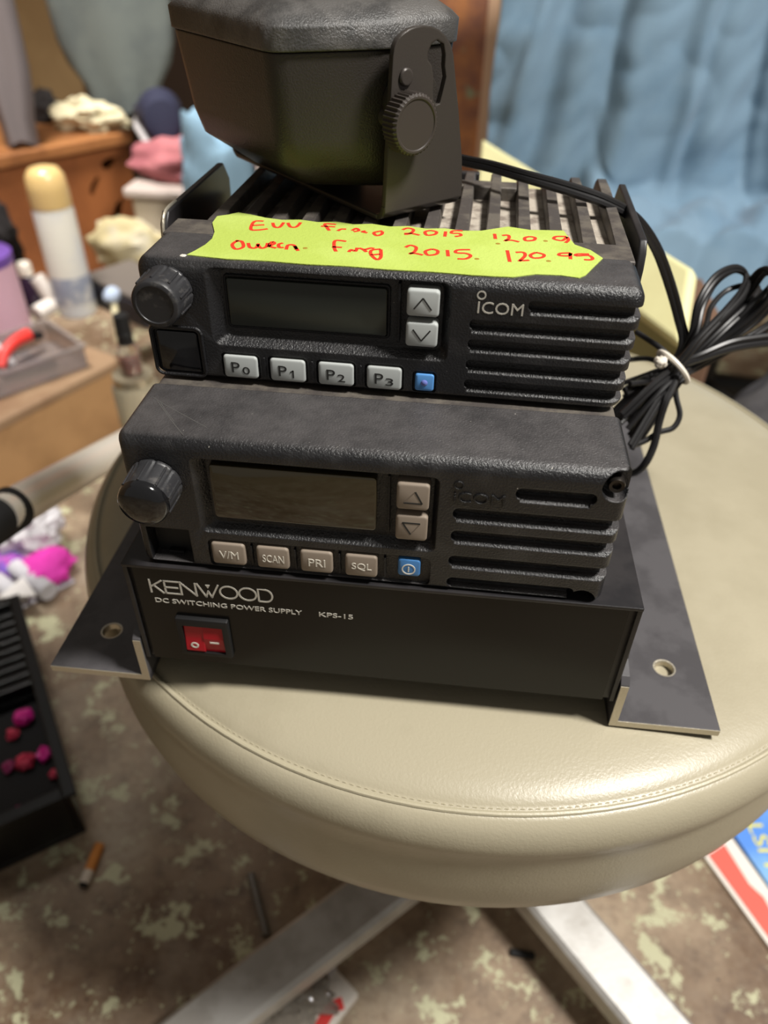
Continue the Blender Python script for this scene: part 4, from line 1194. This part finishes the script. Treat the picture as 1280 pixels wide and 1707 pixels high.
MB().blob(q + Vector((0, 0, 14)), 27, 34, 13, .3, 3.5, 30, 18, seed=2).build('pink_fibre', mat('hot_pink_fibre', (226, 60, 178), .8, bump=.5, bscale=200), pk0)
q = flo(12, 955) - o0
MB().blob(q + Vector((0, 0, 12)), 30, 18, 12, .3, 3.5, 24, 14, seed=6).build('purple_fibre', mat('violet_fibre', (112, 84, 180), .8, col2=(214, 96, 190), cscale=40), pk0)
for i, (x0, y0, x1, y1) in enumerate(((32, 962, 88, 1004), (0, 985, 40, 1015))):
    a_, b_ = flo(x0, y0) - o0 + Vector((0, 0, 16)), flo(x1, y1) - o0 + Vector((0, 0, 16))
    mb = MB()
    n = 9
    pts = [a_.lerp(b_, k / 40) for k in range(41)]
    mb.tube(pts, lambda t: 9.5 + 1.0 * math.sin(t * 70), 14)
    mb.build('white_roll', mat('white_roll_paper', (206, 204, 210), .7), pk0)
P4 = [flo(8, 1026) - o0, flo(72, 1022) - o0, flo(50, 990) - o0]
MB().loft([[q + Vector((0, 0, 25)) for q in P4], [q + Vector((0, 0, 27)) for q in P4]]).build('white_card', mat('white_card', (232, 228, 226), .6), pk0, smooth=False)

# black crate
ZC = -422.0
k1 = at_z(26, 1003, ZC); k2 = at_z(116, 1322, ZC)
kx = (k1 - k2); KL = kx.length; kx.normalize(); ky = Vector((-kx.y, kx.x, 0))
if ky.x > 0: ky = -ky
CRT = mat('black_crate_plastic', (11, 11, 12), .3, bump=.1, bscale=300)
crate = thing('black_crate', 'black ribbed plastic crate on the floor at left with pink scraps in it', 'crate', (k2.x, k2.y, FLOOR))
HCz = ZC - FLOOR
def K(a, b, z): return kx * a + ky * b + Vector((0, 0, z))
def kbox(mb, a0, a1, b0, b1, z0, z1):
    return mb.loft([[K(a0, b0, z0), K(a1, b0, z0), K(a1, b1, z0), K(a0, b1, z0)], [K(a0, b0, z1), K(a1, b0, z1), K(a1, b1, z1), K(a0, b1, z1)]])
KWD = 260
mb = MB(); kbox(mb, 0, KL, 0, KWD, 0, 6); kbox(mb, 0, KL, 0, 5, 6, HCz); kbox(mb, 0, 5, 5, KWD, 6, HCz); kbox(mb, KL - 5, KL, 5, KWD, 6, HCz); kbox(mb, 5, KL - 5, KWD - 5, KWD, 6, HCz)
mb.build('shell', CRT, crate, smooth=False, bevel=1)
mb = MB(); kbox(mb, -5, KL + 5, -5, 5, HCz, HCz + 5); kbox(mb, -5, 5, 5, KWD, HCz, HCz + 5); kbox(mb, KL - 5, KL + 5, 5, KWD, HCz, HCz + 5)
mb.build('rim', CRT, crate, smooth=False, bevel=1)
n = 9
for i in range(1, n + 1):
    a_ = KL * (.50 + .5 * i / (n + 1))
    mb = MB(); kbox(mb, a_ - 3.5, a_ + 3.5, 5, KWD - 5, HCz - 14, HCz - 1); mb.build('slat', CRT, crate, smooth=False, bevel=1)
for i in range(1, 4):
    a_ = KL * .5 * i / 4
    mb = MB(); kbox(mb, a_ - 2, a_ + 2, 5, KWD - 5, 6, HCz - 26); mb.build('rib', CRT, crate, smooth=False, bevel=.8)
for b_ in (40, 95):
    mb = MB(); kbox(mb, 5, KL * .5, b_ - 2, b_ + 2, 6, HCz - 30); mb.build('rib', CRT, crate, smooth=False, bevel=.8)
PNK = mat('magenta_foil', (222, 40, 150), .4)
SILV = mat('silver_foil', (190, 186, 192), .25, metal=.6)
scr_spots = [(38, 1196, 'largest magenta scrap in the black crate', PNK, 8), (20, 1222, 'reddish pink scrap at the left of the largest magenta one in the crate', mat('rose_foil', (206, 60, 90), .4), 5),
             (42, 1268, 'rose scrap in the crate, below the largest magenta one', mat('rose_foil', (206, 60, 90), .4), 7), (73, 1256, 'magenta scrap near the right wall of the black crate', PNK, 6),
             (14, 1276, 'dull pink scrap by the left edge of the picture in the crate', mat('dull_pink_foil', (150, 44, 96), .5), 5), (34, 1350, 'small pink scrap at the near end of the crate', PNK, 4.5),
             (90, 1288, 'thin pink scrap in the near right corner of the crate', mat('rose_foil', (206, 60, 90), .4), 4.5)]
for x, y, lb, m_, rr in scr_spots:
    q = at_z(x, y, FLOOR + 46)
    tag(MB().blob((q.x, q.y, FLOOR + 42 + rr * .5), rr, rr, rr * .8, .5, 3, 14, 10, seed=x).build('foil_scrap', m_, shift=(q.x, q.y, FLOOR + 46)), lb, 'scrap', 'pink foil scraps in the black crate')
mb = MB(); kbox(mb, 7, KL * .5, 7, KWD - 7, 6.2, 40); mb.build('packing', mat('black_packing', (18, 17, 19), .8), crate, smooth=False)

# cigarette
a, b = flo(166, 1408, 4), flo(138, 1478, 4)
cg = thing('cigarette_butt', 'cigarette butt with orange filter and burnt end on the floor', 'cigarette', tuple(b))
d_ = (a - b)
MB().cyl(d_ * .36, d_, 4.0, n=18).build('filter', mat('orange_filter', (206, 132, 62), .7), cg)
MB().cyl(d_ * .06, d_ * .36, 3.9, n=18).build('paper', mat('cigarette_paper', (214, 200, 184), .8), cg)
MB().cyl((0, 0, 0), d_ * .06, 3.2, 3.8, n=18).build('burnt_end', mat('ash', (40, 34, 30), .9), cg)
# rod
a, b = flo(418, 1458, 3), flo(444, 1560, 3)
tag(MB().cyl(a, b, 3.2, n=12).build('metal_rod', mat('dull_steel', (120, 116, 112), .4, metal=.6), shift=(a.x, a.y, FLOOR)), 'thin grey metal rod lying on the floor behind the left stool leg', 'rod')
# black chip
p = flo(870, 1592)
tag(MB().box(p.x - 9, p.x + 9, p.y - 2.5, p.y + 2.5, FLOOR, FLOOR + 4).build('black_chip', RUBBER, shift=(p.x, p.y, FLOOR), bevel=1), 'small black plastic sliver on the floor left of the right stool leg', 'scrap')
# white packet with red mark
o0 = flo(560, 1670)
wpk = thing('white_packet', 'white paper packet with a red mark on the floor at the bottom edge', 'packet', tuple(o0))
P4 = [flo(552, 1612) - o0, flo(600, 1664) - o0, flo(500, 1790) - o0, flo(440, 1720) - o0]
MB().loft([[q + Vector((0, 0, .4)) for q in P4], [q + Vector((0, 0, 9)) for q in P4]]).build('wrapper', mat('white_paper', (214, 206, 196), .7), wpk, smooth=False, bevel=3)
MB().ribbon(smoothpts([flo(572, 1680) - o0 + Vector((0, 0, 9)), flo(555, 1688) - o0 + Vector((0, 0, 9)), flo(542, 1706) - o0 + Vector((0, 0, 9)), flo(530, 1730) - o0 + Vector((0, 0, 9))], 5), 8, (0, 0, 1), .3).build('red_mark', mat('red_print', (220, 60, 56), .5), wpk, smooth=False)
MB().loft([[flo(x, y) - o0 + Vector((0, 0, z)) for x, y in ((520, 1645), (548, 1604), (562, 1622), (530, 1665))] for z in (9.2, 11)]).build('flap', mat('pale_flap', (196, 190, 190), .6), wpk, smooth=False)
p = flo(478, 1672)
tag(MB().blob((p.x, p.y, FLOOR + 9), 30, 26, 12, .45, 4.5, 36, 20, seed=17).build('clear_wrapper', mat('shiny_clear_film', (200, 192, 180), .08, trans=.6), shift=(p.x, p.y, FLOOR)), 'crinkled clear plastic wrapper beside the left stool leg', 'wrapper')
p = flo(424, 1705)
tag(MB().box(p.x - 9, p.x + 7, p.y - 14, p.y + 6, FLOOR, FLOOR + 3).build('yellow_tag', mat('yellow_tag', (206, 192, 30), .5, col2=(120, 110, 20), cscale=120), shift=(p.x, p.y, FLOOR)), 'small yellow tag on the floor at the bottom edge beside the left leg', 'tag')
# blue magazine and red striped envelope
def slab(P, z0, z1, o): return MB().loft([[flo(*q) - o + Vector((0, 0, z0)) for q in P], [flo(*q) - o + Vector((0, 0, z1)) for q in P]])
o0 = flo(1260, 1420)
bm_ = thing('blue_magazine', 'bright blue magazine with yellow lettering on the floor below the stool rim at right', 'magazine', tuple(o0))
slab([(1195, 1360), (1290, 1500), (1420, 1400), (1330, 1270)], 0, 6, o0).build('cover', mat('magazine_blue', (96, 150, 236), .35, col2=(140, 190, 240), cscale=9), bm_, smooth=False)
e0_, e1_ = flo(1297, 1450) - o0, flo(1261, 1369) - o0          # baseline of the lettering on the cover
eu = (e1_ - e0_).normalized()
ev = flo(1240, 1384) - flo(1266, 1376); ev = (ev - eu * ev.dot(eu)).normalized()
lettering('cover_lettering', 'UST', mat('cover_yellow', (240, 230, 60), .5), bm_, 0, (e1_ - e0_).length, 0, 13, 0, .4, frame=lambda u_, v_, n_: e0_ + eu * u_ + ev * v_ + Vector((0, 0, 6 + n_)))
o0 = flo(1220, 1480)
en = thing('striped_envelope', 'white envelope with salmon red stripe on the floor beside the blue magazine', 'envelope', tuple(o0))
slab([(1172, 1432), (1300, 1610), (1345, 1580), (1214, 1396)], 0, 4, o0).build('paper', mat('envelope_white', (240, 232, 222), .6), en, smooth=False)
slab([(1178, 1430), (1300, 1598), (1316, 1586), (1270, 1500), (1246, 1478), (1205, 1412)], 4, 4.4, o0).build('stripe', mat('salmon_stripe', (222, 106, 92), .5), en, smooth=False)
